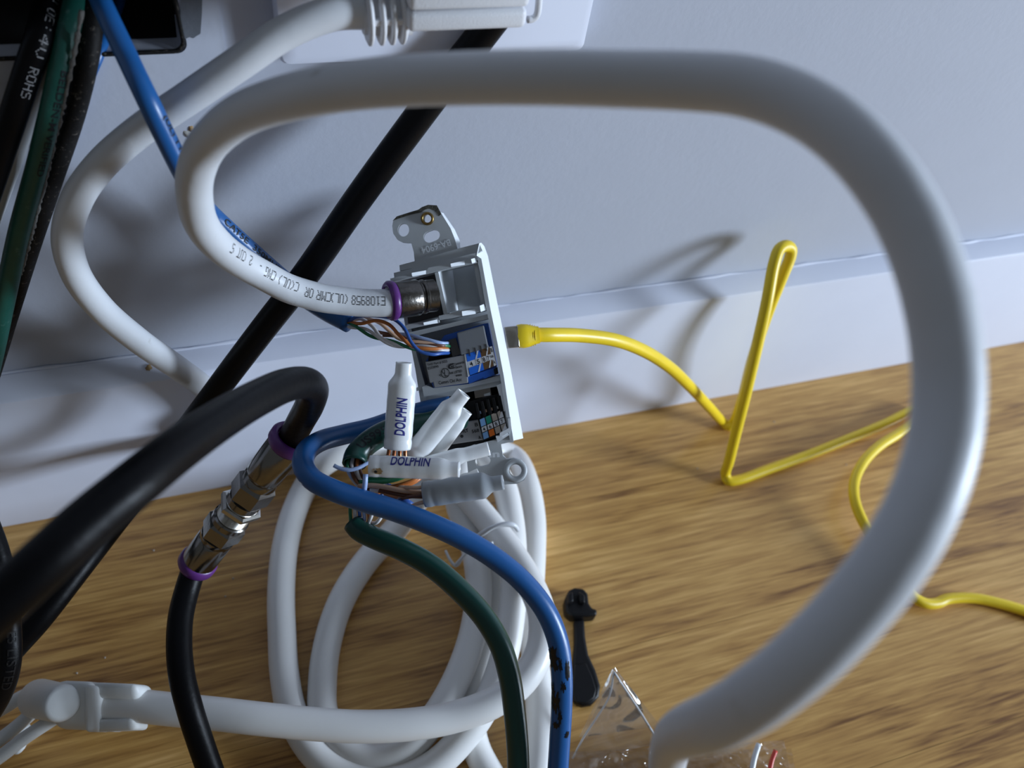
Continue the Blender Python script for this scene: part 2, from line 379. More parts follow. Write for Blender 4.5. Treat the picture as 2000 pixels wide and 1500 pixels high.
# baseboard: moulded profile run along the wall
prof = [(0, .0700), (-.0012, .0701), (-.0074, .0672), (-.0080, .0662), (-.0080, .0), (0, .0)]
nx = 60; v = []; f = []
for i in range(nx + 1):
    x = -.6 + 1.9 * i / nx
    for y, z in prof: v.append(V((x, y + (random.uniform(-.0001, .0001) if 0 < z < .07 else 0), z + (random.uniform(-.00012, .00012) if z > .06 else 0))))
k = len(prof)
for i in range(nx):
    for j in range(k - 1): f.append((i * k + j, i * k + j + 1, (i + 1) * k + j + 1, (i + 1) * k + j))
bb = obj('baseboard_back', v, f, 'trim_paint', None, 'auto', loc=(0, 0, 0)); tag(bb, kind='structure')
# caulk bead along the top, cracked
C = [V((-.6 + 1.9 * i / 300, -.0004 + random.uniform(-.0002, .0002), .0700 + random.uniform(-.0002, .0003))) for i in range(301)]
v, f = sweep(C, [.0006 * random.uniform(.4, 1.3) for _ in C], 6); obj('caulk_bead', v, f, 'trim_paint', bb)
# floor: oak strips
fl_v, fl_f = box_mesh(-.6, 1.3, -1.2, .013, -.03, -.012)
floor = obj('floor', fl_v, fl_f, 'dark_plastic', None, False, loc=(0, 0, -.012)); tag(floor, kind='structure')
SEAM = G(1910, 1080).y
wdt = .057; y = SEAM
while y < .0: y += wdt
row = 0
while y > -.75:
    x = -.6
    cuts = [-.6, 1.3] if row in (0, 1, 2) else [-.6, random.uniform(-.2, .8), 1.3]
    if row == 1: cuts = [-.6, .455, 1.3]
    if row == 2: cuts = [-.6, -.19, 1.3]
    for a, b in zip(cuts[:-1], cuts[1:]):
        g = .00006; yt = min(y, .012)
        v, f = box_mesh(a + g, b - g, y - wdt + g, yt - g, -.012, 0.0)
        mid = V(((a + b) / 2, y - wdt / 2, -.006))
        me = bpy.data.meshes.new('plank'); me.from_pydata([q - mid for q in v], [], f); me.materials.append(M['oak'])
        o = bpy.data.objects.new('plank', me); COL.objects.link(o); o.parent = floor; o.location = mid - WL['floor']
    y -= wdt; row += 1

# ------------------------------------------------------------------ wall plate and the plug on it
p1, p2 = W(549, 136, .006), W(1143, 100, .006)
px0, px1, pz0 = p1.x, p2.x, (p1.z + p2.z) / 2
pl = thing('wall_plate', ((px0 + px1) / 2, 0, pz0), 'white wall plate at the top, behind the white plug', 'wall plate')
v = []; f = []
layers = [(0.0, 0), (-.0045, 0), (-.0057, .0006), (-.0062, .0022)]
for yy, ins in layers:
    for q in rounded(px0 + ins, px1 - ins, pz0 + ins, pz0 + .12 - ins, .0016, 3): v.append(V((q[0], yy, q[1])))
nn = len(v) // len(layers)
for i in range(len(layers) - 1):
    for kk in range(nn): a = i * nn + kk; b = i * nn + (kk + 1) % nn; f.append((a, b, b + nn, a + nn))
f.append(tuple(range((len(layers) - 1) * nn, len(layers) * nn)))
obj('plate_body', v, f, 'plate_plastic', pl, 'auto')

bl, br = W(797, 67, .026), W(1026, 64, .026)
pg = thing('white_plug', ((bl.x + br.x) / 2, -.018, bl.z), 'white moulded plug with ribbed strain relief and thick white cord, on the wall plate', 'plug')
def rbox(name, x0, x1, y0, y1, z0, z1, r, m, parent):
    v, f = box_mesh(x0, x1, y0, y1, z0, z1); o = obj(name, v, f, m, parent, True); bevel_obj(o, r, 4); return o
zs = W(900, 23, .026).z
rbox('plug_body', bl.x, br.x, -.026, -.0125, bl.z, zs - .0001, .0012, 'plug_plastic', pg)
rbox('plug_body', bl.x + .0001, br.x + .0002, -.0258, -.0125, zs, bl.z + .034, .0012, 'plug_plastic', pg)
rbox('plug_face', bl.x + .004, br.x - .004, -.0130, -.0062, bl.z + .014, bl.z + .031, .001, 'plug_plastic', pg)
cable('side_clip', [W(1030, 38, .017), W(1040, 37, .017), W(1048, 30, .017), W(1052, 10, .017), W(1053, -40, .017)], .00075, 'plug_plastic', pg, 10)
s0, s1 = W(706, 30, .019), W(800, 26, .019)
ax = s1 - s0
lathe('strain_relief', 'plug_plastic', s0, s1, [(0, .0034), (.1, .0036), (.9, .0040), (1, .0040)], pg)
for t0 in (.06, .30, .52, .74):
    ring('strain_relief_rib', 'plug_plastic', s0 + ax * t0, s0 + ax * (t0 + .13), .0056, .003, pg, bev=.3)
for t0 in (.19, .43, .65):
    q = s0 + ax * (t0 + .06) + V((0, -.0040, .0010)); rbox('strain_relief_bridge', q.x - .0011, q.x + .0011, q.y - .0009, q.y + .001, q.z - .0006, q.z + .0006, .0002, 'plug_plastic', pg)
cable('cord', [W(720, 24, .019), W(650, 27, .0195), W(560, 62, .020), W(470, 122, .0205), W(370, 190, .0195), W(270, 258, .0175), W(195, 325, .017), W(150, 390, .0175), W(131, 460, .019), W(146, 530, .0205), W(195, 600, .0205), W(270, 665, .0195),
    W(345, 717, .0165), W(405, 762, .0140), W(442, 805, .0138), W(424, 830, .0145), (382, 858, .262), (330, 894, .255), (260, 948, .248), (170, 1022, .240), (80, 1105, .234), (-20, 1195, .23), (-120, 1275, .23), (-260, 1400, .24)], [.0031, .0031, .0032, .0033, .0034, .0034, .0033, .0033], 'white_jacket', pg, 24)

# ------------------------------------------------------------------ old cables out of the box at the left
t, C = cable('black_cable', [W(110, -110, -.03), W(95, 0, -.006), W(75, 80, .0042), W(58, 130, .006), W(20, 245, .009), W(-18, 360, .012), W(-70, 520, .015), W(-130, 700, .016), W(-190, 900, .017)], .0026, 'black_jacket', None, 20)
tag(t, 'black cable with white dotted print, leftmost of the old cables out of the box', 'cable')
tube_text(dot_mesh('V 0E:4V ROHS', .0017, xs=1.18), C, .0026, (100, 12), t, 'ink_white', ang=.35)
t, C = cable('white_cable', [W(165, -60, -.03), W(140, 40, -.006), W(112, 110, .0026), W(62, 225, .004), W(20, 335, .006), W(-18, 440, .007), W(-80, 600, .009), W(-150, 800, .01)], .00165, 'white_jacket', None, 16)
tag(t, 'thin white cable wedged between the black printed cable and dusty green cable', 'cable')
t, C = cable('green_cable', [W(160, -90, -.03), W(150, -10, -.006), W(128, 85, .0042), W(104, 195, .009), W(72, 325, .011), W(38, 450, .012), W(8, 590, .013), W(-20, 720, .014), W(-70, 900, .015)], [.0021, .0021, .0021, .0021, .0022, .0023, .0024, .0026, .0028], 'dusty_green_jacket', None, 20)
tag(t, 'dusty green cable with faint black print, hanging from the open box', 'cable')
tube_text(fit(font_mesh('BELDEN-M VERIFIED'), .0235, .0013), C, .00215, (123, 140), t, 'ink_dark', ang=.45)
t, C = cable('black_cable', [W(195, -80, -.03), W(184, 0, -.006), W(173, 100, .003), W(148, 210, .0055), W(104, 345, .007), W(66, 465, .0075), W(35, 570, .0075), W(0, 690, .008), W(-40, 820, .009)], [.0021, .0021, .0022, .0022, .0021, .0019, .0017, .0017, .0017], 'dirty_black_jacket', None, 20)
tag(t, 'dirty black cable flecked with dust, right of the dusty green cable', 'cable')
cable('dust_fuzz', [W(160, 20, .0040), W(146, 100, .0072), W(127, 190, .0098), W(103, 290, .0108), W(80, 385, .0112), W(58, 470, .0116), W(40, 535, .012)], .00042, 'dust', t, 8, .0006, wob=.55)
t, C = cable('blue_cable', [W(250, -60, -.03), W(228, 20, -.012), W(206, 72, -.004), W(189, 118, .0012), W(166, 175, .0013), W(138, 240, .0014), W(110, 320, .0014)], [.0011] * 4 + [.0009] * 3, 'blue_jacket', None, 14)
tag(t, 'thin blue cable just emerging behind the dirty black cable', 'cable')

# long blue network cable down to the jack
bt = thing('blue_cable', W(240, 95, .012), 'blue cable printed CAT5E 350MHZ, from the box to the blue jack', 'cable')
t, C = cable('jacket', [W(165, -90, -.03), W(190, -15, .0035), W(205, 20, .009), W(243, 100, .017), W(286, 190, .0255), W(325, 272, .0275), W(362, 345, .0275), (404, 411, .189), (440, 446, .195), (477, 480, .200), (514, 513, .205), (551, 545, .209), (595, 580, .2115), (640, 609, .212), (683, 631, .2105)], [.0019, .0019, .0020, .0021, .0023, .0025, .0026], 'blue_jacket', bt, 20)
tube_text(fit(font_mesh('CAT5E  350MHZ'), .0205, .0016), C, .00248, (424, 430), t, 'ink_dark', ang=.62)
tube_text(fit(font_mesh('(UL) TYPE'), .0100, .0014), C, .0022, (298, 235), t, 'ink_dark', ang=.8)
D0 = .209
def wire(name, pts, m, parent, r=.00047):
    return cable(name, pts, r, m, parent, 10, .0006)[0]
def helix(pts, m1, m2, parent, turns=3, rad=.0005, r=.00045):
    C = spline([PT(p) for p in pts], .0004); T = tangents(C); N = T[0].orthogonal().normalized(); c1, c2 = [], []
    for i, c in enumerate(C):
        N = (N - T[i] * N.dot(T[i])).normalized(); B = T[i].cross(N); a = 2 * math.pi * turns * i / len(C); o = (N * math.cos(a) + B * math.sin(a)) * rad
        c1.append(c + o); c2.append(c - o)
    for cc, m in ((c1, m1), (c2, m2)):
        v, f = sweep(cc, r, 8); obj('wire', v, f, m, parent)
wire('wire', [(680, 628, .2095), (700, 618, .207), (735, 617, .206), (770, 624, .2055), (790, 642, .205), (803, 668, .2045), (820, 686, .2045), (845, 692, .205), (862, 690, .207), (884, 689, .2140)], 'wire_blue', bt)
wire('wire', [(680, 630, .2095), (705, 632, .2075), (735, 626, .2065), (760, 634, .206), (780, 655, .2055), (805, 676, .2058), (835, 681, .206), (862, 681, .208), (884, 680, .2140)], 'wire_orange', bt)
wire('wire', [(682, 625, .210), (706, 623, .2085), (728, 638, .2075), (745, 660, .2068), (775, 673, .2065), (815, 680, .2065), (862, 684, .208), (884, 683, .2140)], 'wire_white', bt)
wire('wire', [(680, 628, .210), (712, 622, .209), (740, 630, .208), (762, 648, .2078), (780, 662, .2078), (820, 668, .2078), (862, 671, .209), (884, 670, .2140)], 'wire_peach', bt)
wire('wire', [(735, 648, .2085), (760, 653, .2082), (790, 660, .208), (825, 672, .208), (862, 675, .2085), (884, 674, .2140)], 'wire_brown', bt)
wire('wire', [(748, 655, .2088), (770, 656, .2082), (800, 665, .2082), (835, 675, .2082), (862, 678, .2088), (884, 677, .2140)], 'wire_brown', bt)
wire('wire', [(770, 652, .209), (798, 654, .2085), (830, 662, .208), (862, 670, .2085), (884, 669, .2140)], 'wire_white_blue', bt)
helix([(680, 634, .2095), (705, 642, .208), (735, 658, .207), (765, 670, .2068), (800, 678, .2068), (862, 679, .2085), (884, 678, .2140)], 'wire_green', 'wire_white', bt, 2.4)

# ------------------------------------------------------------------ thin black coax across the wall
t, C = cable('black_coax', [W(985, 10, .0095), W(938, 72, .0097), W(880, 145, .011), W(810, 238, .0135), W(700, 388, .018), W(598, 535, .022), W(520, 635, .0235), W(455, 720, .0245), W(395, 800, .0255), W(335, 878, .0265), (240, 1000, .235), (150, 1115, .222), (75, 1210, .215), (28, 1262, .214), (-15, 1310, .213), (-80, 1380, .214), (-200, 1500, .22)], .0034, 'black_jacket', None, 24)
tag(t, 'straight black cable slanting down the wall from behind the white plug', 'cable')

# ------------------------------------------------------------------ the great loop of white coax
lp = thing('white_coax', A(740, 590, .2), 'white coax with black dotted print, looping closest over the scene', 'cable')
near = [(768, 592, .2005), (751, 592, .2), (700, 591, .1985), (664, 587, .197), (628, 582, .195), (593, 573, .193), (560, 562, .1905), (513, 537, .186), (482, 520, .182), (453, 501, .177), (424, 477, .171), (400, 449, .166), (387, 422, .162), (381, 393, .158), (379, 360, .154), (385, 325, .150), (400, 290, .146), (430, 255, .140), (475, 223, .133), (530, 201, .127), (600, 183, .121), (690, 168, .116), (800, 158, .111), (930, 153, .107), (1080, 152, .103), (1220, 155, .100),
        (1350, 159, .097), (1450, 168, .094), (1540, 195, .091), (1630, 246, .088), (1710, 325, .0855), (1775, 425, .084), (1820, 540, .083), (1846, 660, .0825), (1852, 770, .082), (1838, 880, .081), (1800, 990, .080), (1740, 1095, .080), (1665, 1190, .081), (1580, 1278, .083), (1490, 1352, .087), (1410, 1402, .094), (1358, 1422, .105), (1322, 1440, .125), (1308, 1465, .142), (1302, 1500, .155), (1297, 1560, .172), (1290, 1640, .19), (1286, 1720, .208)]
t, C = cable('jacket', near, .0034, 'white_jacket', lp, 32, .0012, wob=.004)
for s, p, sz in (('E108958', (750, 592), .0023), ('(UL)', (680, 589), .0023), ('CMR', (638, 584), .0023), ('OR', (602, 576), .0023), ('C(UL)', (574, 567), .0023), ('CMG', (524, 543), .0023), ('-', (486, 522), .0023), ('2', (470, 512), .0023), ('CUT', (454, 502), .0023), ('S', (428, 481), .0023)):
    tube_text(dot_mesh(s, sz, .60, .72, .62), C, .0034, p, t, 'ink_black', ang=-.15 if p[0] > 600 else (-.32 if p[0] > 490 else -.5))
def crimp(parent, P0, P1, back, m, r=1.0):
    """compression connector: purple ring at P0, body towards P1"""
    ax = P1 - P0
    ring('purple_ring', 'purple_plastic', P0 - ax * .02, P0 + ax * .16, .0053 * r, .0036 * r, parent, bev=.25)
    lathe('crimp_body', m, P0, P1, [(.0, .0036 * r), (.16, .0048 * r), (.17, .0049 * r), (.62, .0049 * r), (.66, .0046 * r), (.68, .0042 * r), (.71, .0042 * r), (.73, .0046 * r), (.78, .0046 * r), (.80, .0044 * r), (1.0, .0044 * r)], parent)
crimp(lp, A(758, 588, .2008), A(848, 577, .206), 0, 'old_nickel', .93)

# ------------------------------------------------------------------ black coax pair and the barrel between
q0, q1 = A(567, 860, .206), A(383, 1103, .232)
axis = q1 - q0
uc = thing('black_coax', A(600, 760, .187), 'thick black coax curving over at the left into the upper purple-ringed connector', 'cable')
cable('jacket', [(-260, 1400, .10), (-120, 1275, .100), (-20, 1195, .1005), (80, 1105, .103), (170, 1022, .107), (260, 948, .112), (350, 876, .121), (430, 820, .134), (500, 779, .149), (560, 752, .163), (598, 748, .174), (612, 762, .183), (604, 792, .191), (588, 822, .199), q0 - axis * .0, q0 + axis * .03], .0034, 'black_jacket', uc, 28, .001)
def hexnut(parent, a, b, r, m, ref, n=6):
    return lathe('hex_nut', m, q0 + axis * a, q0 + axis * b, [(0, r * .86), (.16, r), (.84, r), (1, r * .86)], parent, n, False, ref)
ref = (CAM - q0)
ring('purple_ring', 'purple_plastic', q0 - axis * .03, q0 + axis * .035, .0055, .0036, uc, bev=.25)
lathe('crimp_body', 'nickel', q0, q0 + axis * .30, [(.0, .0040), (.10, .0049), (.80, .0049), (.84, .0047), (.88, .0044), (.92, .0047), (1, .0047)], uc)
hexnut(uc, .30, .43, .0056, 'nickel', ref)
lathe('nut_skirt', 'nickel', q0 + axis * .43, q0 + axis * .475, [(0, .0047), (.8, .0047), (1, .0042)], uc)
lc = thing('black_coax', q1, 'black coax hanging from the lower purple-ringed connector to the bottom edge', 'cable')
cable('jacket', [q1 - axis * .05, q1 + axis * .01, (366, 1150, .2305), (353, 1205, .2265), (350, 1265, .2225), (356, 1325, .2195), (371, 1385, .2185), (390, 1445, .2195), (411, 1505, .2215), (440, 1580, .224), (470, 1680, .227)], .0034, 'black_jacket', lc, 24)
ring('purple_ring', 'purple_plastic', q1 - axis * .055, q1 + axis * .012, .0054, .0036, lc, bev=.25)
lathe('crimp_body', 'nickel', q1 - axis * .02, q1 - axis * .27, [(.0, .0040), (.10, .0049), (.80, .0049), (.86, .0046), (.9, .0049), (1, .0049)], lc)
hexnut(lc, .62, .735, .0056, 'nickel', ref)
lathe('nut_skirt', 'nickel', q0 + axis * .62, q0 + axis * .585, [(0, .0050), (.8, .0050), (1, .0046)], lc)
bc = thing('coax_coupler', q0 + axis * .53, 'shiny threaded barrel joining the two black coax connectors', 'coupler')
prof = [(0, .0040)]
for i in range(12): prof += [(.05 + i * .07, .0041), (.05 + i * .07 + .035, .00445)]
prof += [(.95, .0041), (1, .0040)]
lathe('threaded_barrel', 'bright_nickel', q0 + axis * .455, q0 + axis * .60, prof, bc, 28, 'auto')
lathe('hex_flange', 'bright_nickel', q0 + axis * .478, q0 + axis * .512, [(0, .0052), (.2, .0060), (.8, .0060), (1, .0052)], bc, 6, False, ref)

# ------------------------------------------------------------------ dark cords at the left edge
t, C = cable('black_cord', [(-30, 1010, .19), (-5, 1080, .19), (12, 1160, .19), (18, 1230, .19), (18, 1290, .19), (5, 1345, .192), (-25, 1400, .195), (-80, 1480, .2)], .0026, 'black_jacket', None, 20)
tag(t, 'black cord with raised lettering at the lower left edge, under the thick black coax', 'cord')
tube_text(fit(font_mesh('E3 LISTED'), .0130, .0020), C, .0026, (19, 1235), t, 'dirty_black_jacket', ang=.2, lift=.00012)

# ------------------------------------------------------------------ coil of white cable on the floor
co = thing('white_cable_coil', G(800, 1200, 0), 'coil of thick white cable lying on the wood floor, plug at its left end', 'cable')
path = [(205, 1377, .2300), (260, 1378, .2295), (340, 1386, .229), (430, 1395, .229), (500, 1403, .229), (600, 1413, .230), (700, 1419, .2315), (800, 1415, .234), (880, 1402, .237), (960, 1374, .240), (1020, 1330, .244), (1054, 1270, .249), (1058, 1200, .255), (1036, 1140, .2615), (1000, 1080, .2695), (955, 1020, .277), (905, 963, .284), (850, 915, .290), (780, 882, 'w', .0145), (700, 876, 'w', .0145), (640, 900, 'w', .0165), (600, 945, 'f', .0048), (571, 1010, 'f', .0048), (555, 1080, 'f', .0048), (549, 1160, 'f', .0048), (551, 1240, 'f', .0048), (556, 1320, 'f', .0048), (573, 1400, 'f', .0048),
    (615, 1470, 'f', .0050), (680, 1515, 'f', .0055), (760, 1527, 'f', .007), (840, 1500, 'f', .009), (905, 1440, 'f', .011), (955, 1365, 'f', .013), (985, 1280, 'f', .015), (1000, 1190, 'f', .016), (1004, 1100, 'f', .017), (998, 1010, 'f', .018), (980, 940, 'f', .019), (940, 895, 'f', .02), (880, 900, 'f', .0145), (830, 955, 'f', .009), (775, 1030, 'f', .0052), (712, 1100, 'f', .0046), (666, 1175, 'f', .0046), (640, 1255, 'f', .0046), (630, 1330, 'f', .0046), (633, 1400, 'f', .0046), (668, 1455, 'f', .0050), (730, 1482, 'f', .0060), (795, 1462, 'f', .008), (850, 1400, 'f', .010),
    (895, 1320, 'f', .0115), (925, 1230, 'f', .012), (935, 1140, 'f', .013), (920, 1050, 'f', .013), (895, 985, 'f', .016), (900, 925, 'f', .024), (945, 880, 'w', .015), (1000, 890, 'w', .016), (1030, 945, 'f', .0065), (1042, 1010, 'f', .0048), (1042, 1080, 'f', .0048), (1038, 1160, 'f', .0048), (1040, 1240, 'f', .0048), (1050, 1330, 'f', .0048), (1054, 1420, 'f', .0048), (1048, 1510, 'f', .0048), (1020, 1620, 'f', .005)]
t, C = cable('cable', path, .00445, 'coil_jacket', co, 24, .002)
t, C = cable('cable', [(962, 1110, 'f', .009), (968, 1190, 'f', .0072), (950, 1265, 'f', .006), (930, 1330, 'f', .0048), (920, 1400, 'f', .0048), (930, 1460, 'f', .0048), (955, 1510, 'f', .0048), (1000, 1580, 'f', .0048)], .0043, 'coil_jacket', co, 22, .002)
# plug at the end
pc = A(165, 1375, .226)
ux = (A(260, 1379, .226) - A(120, 1371, .229)).normalized(); un = (CAM - pc).normalized(); un = (un - ux * un.dot(ux)).normalized(); uy = un.cross(ux)
def lbox(name, px0, py0, px1, py1, d, n0, n1, r, m, parent, skew=0.0):
    """box between two picture corners at depth d, from n0 to n1 along the line of sight"""
    c = [A(px0, py0, d), A(px1, py0 + skew, d), A(px1, py1 + skew, d), A(px0, py1, d)]
    v = [q + un * n0 for q in c] + [q + un * n1 for q in c]
    o = obj(name, v, [(0, 1, 2, 3), (4, 7, 6, 5)] + [(i, i + 4, (i + 1) % 4 + 4, (i + 1) % 4) for i in range(4)], m, parent, True); bevel_obj(o, r, 4); return o
lbox('plug_body', 122, 1330, 206, 1424, .228, -.006, .006, .003, 'grey_jacket', co, 3)
lbox('plug_wing', 190, 1333, 281, 1364, .228, -.0055, .0035, .0018, 'grey_jacket', co, 4)
lbox('plug_wing', 188, 1406, 272, 1430, .228, -.0055, .0035, .0013, 'grey_jacket', co, -4)
lbox('plug_wing', 190, 1340, 222, 1428, .228, -.0055, -.0005, .001, 'grey_jacket', co, 2)
lbox('plug_rim', 188, 1340, 204, 1430, .227, -.004, .0058, .0012, 'grey_jacket', co, 0)
g0, g1 = A(70, 1363, .235), A(124, 1374, .219)
lathe('plug_barrel', 'grey_jacket', g0, g1, [(0, .003), (.03, .0046), (.1, .0053), (.92, .0049), (.97, .0045), (1, .0036)], co, 32, True)
for q in ([(60, 1395, .236), (25, 1425, .233), (-30, 1465, .23), (-100, 1515, .23)], [(108, 1402, .233), (50, 1440, .231), (0, 1478, .229), (-80, 1530, .228)], [(45, 1418, .238), (37, 1470, .2385), (35, 1530, .239), (34, 1600, .24)], [(70, 1350, .236), (40, 1362, .2365), (15, 1378, .237), (-40, 1410, .238)]):
    cable('thin_cord', q, .0019, 'grey_jacket', co, 16)
# clear tie round the strands
tie = thing('twist_tie', A(950, 1035, .262), 'thin white tie knotted round the strands of the coil', 'tie')
cable('band', [(1012, 1036, .2645), (1004, 1026, .2625), (985, 1024, .2615), (962, 1030, .2615), (945, 1040, .2635), (925, 1055, .268), (905, 1085, .27), (890, 1105, .272), (880, 1095, .272), (870, 1075, .273)], [.0007, .0009, .0007, .0009, .0008, .0006, .0005, .0006, .0005, .0004], 'tie_plastic', tie, 8, .0008)
cable('loose_end', [(890, 1103, .27), (900, 1092, .2685), (915, 1078, .2665), (940, 1066, .265), (962, 1060, .263)], .0005, 'tie_plastic', tie, 8, .0008)

# ------------------------------------------------------------------ yellow patch cable
yc = thing('yellow_cable', W(1250, 690, .02), 'yellow patch cable with creases, from the insert to the right edge', 'cable')
yr = .0020
cable('jacket', [(1042, 654, .222), (1070, 654, .2235), (1130, 655, .231), (1200, 664, .240), (1255, 684, .252), (1305, 715, .269), (1345, 752, .290), (1385, 795, .318), (1412, 824, 'f', .0026), (1424, 833, 'f', .0022), (1433, 824, 'f', .004), (1446, 790, .331), (1470, 700, .305), (1500, 610, .288), (1528, 540, .2795), (1543, 503, .277), (1545, 487, .2755), (1536, 480, .2735), (1522, 487, .2715), (1512, 515, .271), (1498, 590, .273), (1480, 670, .279), (1460, 755, .289), (1440, 835, .303), (1424, 900, .316), (1417, 927, 'f', .0032), (1422, 939, 'f', .0021), (1440, 938, 'f', .0021),
    (1500, 917, 'f', .0021), (1580, 888, 'f', .0021), (1660, 856, 'f', .0021), (1730, 827, 'f', .0021), (1780, 803, 'f', .0022), (1800, 800, 'f', .0026), (1795, 818, 'f', .004), (1758, 845, 'f', .006), (1715, 873, 'f', .008), (1685, 905, 'f', .009), (1669, 940, 'f', .009), (1669, 975, 'f', .009), (1682, 1012, 'f', .008), (1705, 1050, 'f', .007), (1735, 1095, 'f', .006), (1765, 1140, 'f', .005), (1782, 1164, 'f', .004), (1806, 1178, 'f', .003), (1830, 1178, 'f', .0022), (1850, 1170, 'f', .0021), (1900, 1168, 'f', .0021), (1950, 1178, 'f', .0021), (2010, 1196, 'f', .0021), (2100, 1230, 'f', .0021)], yr, 'yellow_jacket', yc, 20, .001)
b0, b1, b2 = A(986, 660, .2215), A(1013, 657, .2215), A(1050, 654, .222)
yx = (b1 - b0).normalized(); yn = (CAM - b0).normalized(); yn = (yn - yx * yn.dot(yx)).normalized(); yy_ = yn.cross(yx)
def ybox(name, a, b, hh, m, parent, hn, r):
    v = []
    for p, sc_ in ((a, 1), (b, 1)):
        for s, u in ((-1, -1), (1, -1), (1, 1), (-1, 1)): v.append(p + yy_ * (hh * s) + yn * (hn * u))
    o = obj(name, v, [(0, 1, 2, 3), (4, 7, 6, 5)] + [(i, i + 4, (i + 1) % 4 + 4, (i + 1) % 4) for i in range(4)], m, parent, True); bevel_obj(o, r, 3); return o
ybox('metal_plug', b0, b1, .0029, 'bright_nickel', yc, .0035, .0003)
yd = A(1028, 655.5, .2216)
v = []; f = []; sec = [(A(1011, 657, .2216), .0031, .0036), (A(1020, 656.5, .2216), .0033, .0038), (A(1032, 655.5, .2217), .0031, .0034), (A(1044, 654.5, .222), .0025, .0027), (A(1053, 654, .222), .0023, .0024)]
for p, hh, hn in sec:
    for k in range(16):
        a = 2 * math.pi * k / 16; c_, s_ = math.cos(a), math.sin(a); e_ = .55
        v.append(p + yy_ * (hh * math.copysign(abs(c_) ** e_, c_)) + yn * (hn * math.copysign(abs(s_) ** e_, s_)))
for i in range(len(sec) - 1):
    for k in range(16): a = i * 16 + k; b = i * 16 + (k + 1) % 16; f.append((a, b, b + 16, a + 16))
f += [tuple(range(16))[::-1], tuple(range(64, 80))]
obj('boot', v, f, 'yellow_jacket', yc, 'auto')
for x_ in (1036, 1040, 1044):
    ring('boot_ridge', 'yellow_jacket', A(x_, 655.3, .2218), A(x_ + 1.6, 655.2, .2218), .0031 - (x_ - 1036) * .00004, .0022, yc, 20)

# ------------------------------------------------------------------ keystone insert (device)
AN = A(900, 650, .2125)
vn = (CAM - AN).normalized(); rt = R @ V((1, 0, 0)); rt = (rt - vn * rt.dot(vn)).normalized(); up_ = vn.cross(rt)
tl = math.radians(4)
DNV = (vn * math.cos(tl) - rt * math.sin(tl)).normalized(); DX = up_.cross(DNV).normalized()
def D(px, py, h=0.0):                          # point on the device plane, h metres towards the viewer
    r = ray(px, py); return CAM + r * ((AN + DNV * h - CAM).dot(DNV) / r.dot(DNV))
dv = thing('wall_jack_insert', D(990, 920), 'white three-port jack insert hanging loose by its cables', 'jack insert')
def prism(name, P, h0, h1, m, parent, bev=0.0, smooth=False):
    top = [D(x, y, h1) for x, y in P]; n = len(P); v = top + [q - DNV * (h1 - h0) for q in top]
    f = [tuple(range(n)), tuple(range(n, 2 * n))[::-1]] + [(i, (i + 1) % n, n + (i + 1) % n, n + i) for i in range(n)]
    o = obj(name, v, f, m, parent, smooth)
    if bev: bevel_obj(o, bev, 2)
    return o
def holed(name, outs, h0, h1, m, parent):
    """sheet with holes; outlines in picture points on the device plane at h1"""
    o3 = [[D(x, y, h1) for x, y in P] for P in outs]
    o2 = [[((q - AN).dot(DX), (q - AN).dot(up_)) for q in P] for P in o3]
    vs, fs = fill2d(o2, h1 - h0)
    return obj(name, [AN + DX * q.x + up_ * q.y + DNV * (h1 + q.z) for q in vs], fs, m, parent, False)
def ell(cx_, cy_, rx, ry, rot=0.0, n=24):
    c, s = math.cos(rot), math.sin(rot); return [(cx_ + rx * math.cos(a) * c - ry * math.sin(a) * s, cy_ + rx * math.cos(a) * s + ry * math.sin(a) * c) for a in [2 * math.pi * k / n for k in range(n)]]
def slot(x0, y0, x1, y1, r, n=8):
    a = math.atan2(y1 - y0, x1 - x0); P = []
    for cxx, cyy, b in ((x1, y1, a - math.pi / 2), (x0, y0, a + math.pi / 2)):
        for k in range(n + 1): t_ = b + math.pi * k / n; P.append((cxx + r * math.cos(t_), cyy + r * math.sin(t_)))
    return P
mm = .001
def tab(P, hl, hr, parent, m='plastic_lit', name='latch_tab'):
    """small latch sloping down to the right; P runs top left, top right, bottom right, bottom left"""
    hs = (hl, hr, hr, hl); t_ = [D(p[0], p[1], h_) for p, h_ in zip(P, hs)]; b_ = [q - DNV * (h_ + .001) for q, h_ in zip(t_, hs)]
    return obj(name, t_ + b_, [(0, 1, 2, 3), (4, 7, 6, 5)] + [(i, (i + 1) % 4, (i + 1) % 4 + 4, i + 4) for i in range(4)], m, parent, False)
# upper ear
ear = holed('mounting_ear', [[(810, 512), (808, 492), (803, 474), (796, 474), (786, 473), (776, 468), (768, 456), (766, 442), (768, 430), (775, 424), (800, 416), (816, 411), (822, 406), (830, 402), (842, 401), (853, 402), (861, 416), (880, 446), (888, 466), (896, 496)], ell(788, 449, 11, 13), slot(838, 463, 848, 459, 11), ell(836, 427, 7.5, 10)], -1.2 * mm, 0.6 * mm, 'plastic_shaded', dv)
ring('screw_bushing', 'brass', D(835, 427, -.8 * mm), D(834.5, 427, 1.3 * mm), .0017, .0010, ear, 24)
v = [D(861, 415, .6 * mm), D(880, 446, .6 * mm), D(888, 466, .6 * mm), D(897, 497, .6 * mm), D(900, 492, -2 * mm), D(898, 470, -2 * mm), D(888, 448, -2 * mm), D(866, 416, -2 * mm)]
obj('ear_edge', v, [(0, 1, 6, 7), (1, 2, 5, 6), (2, 3, 4, 5)], 'plastic_lit', ear, False)
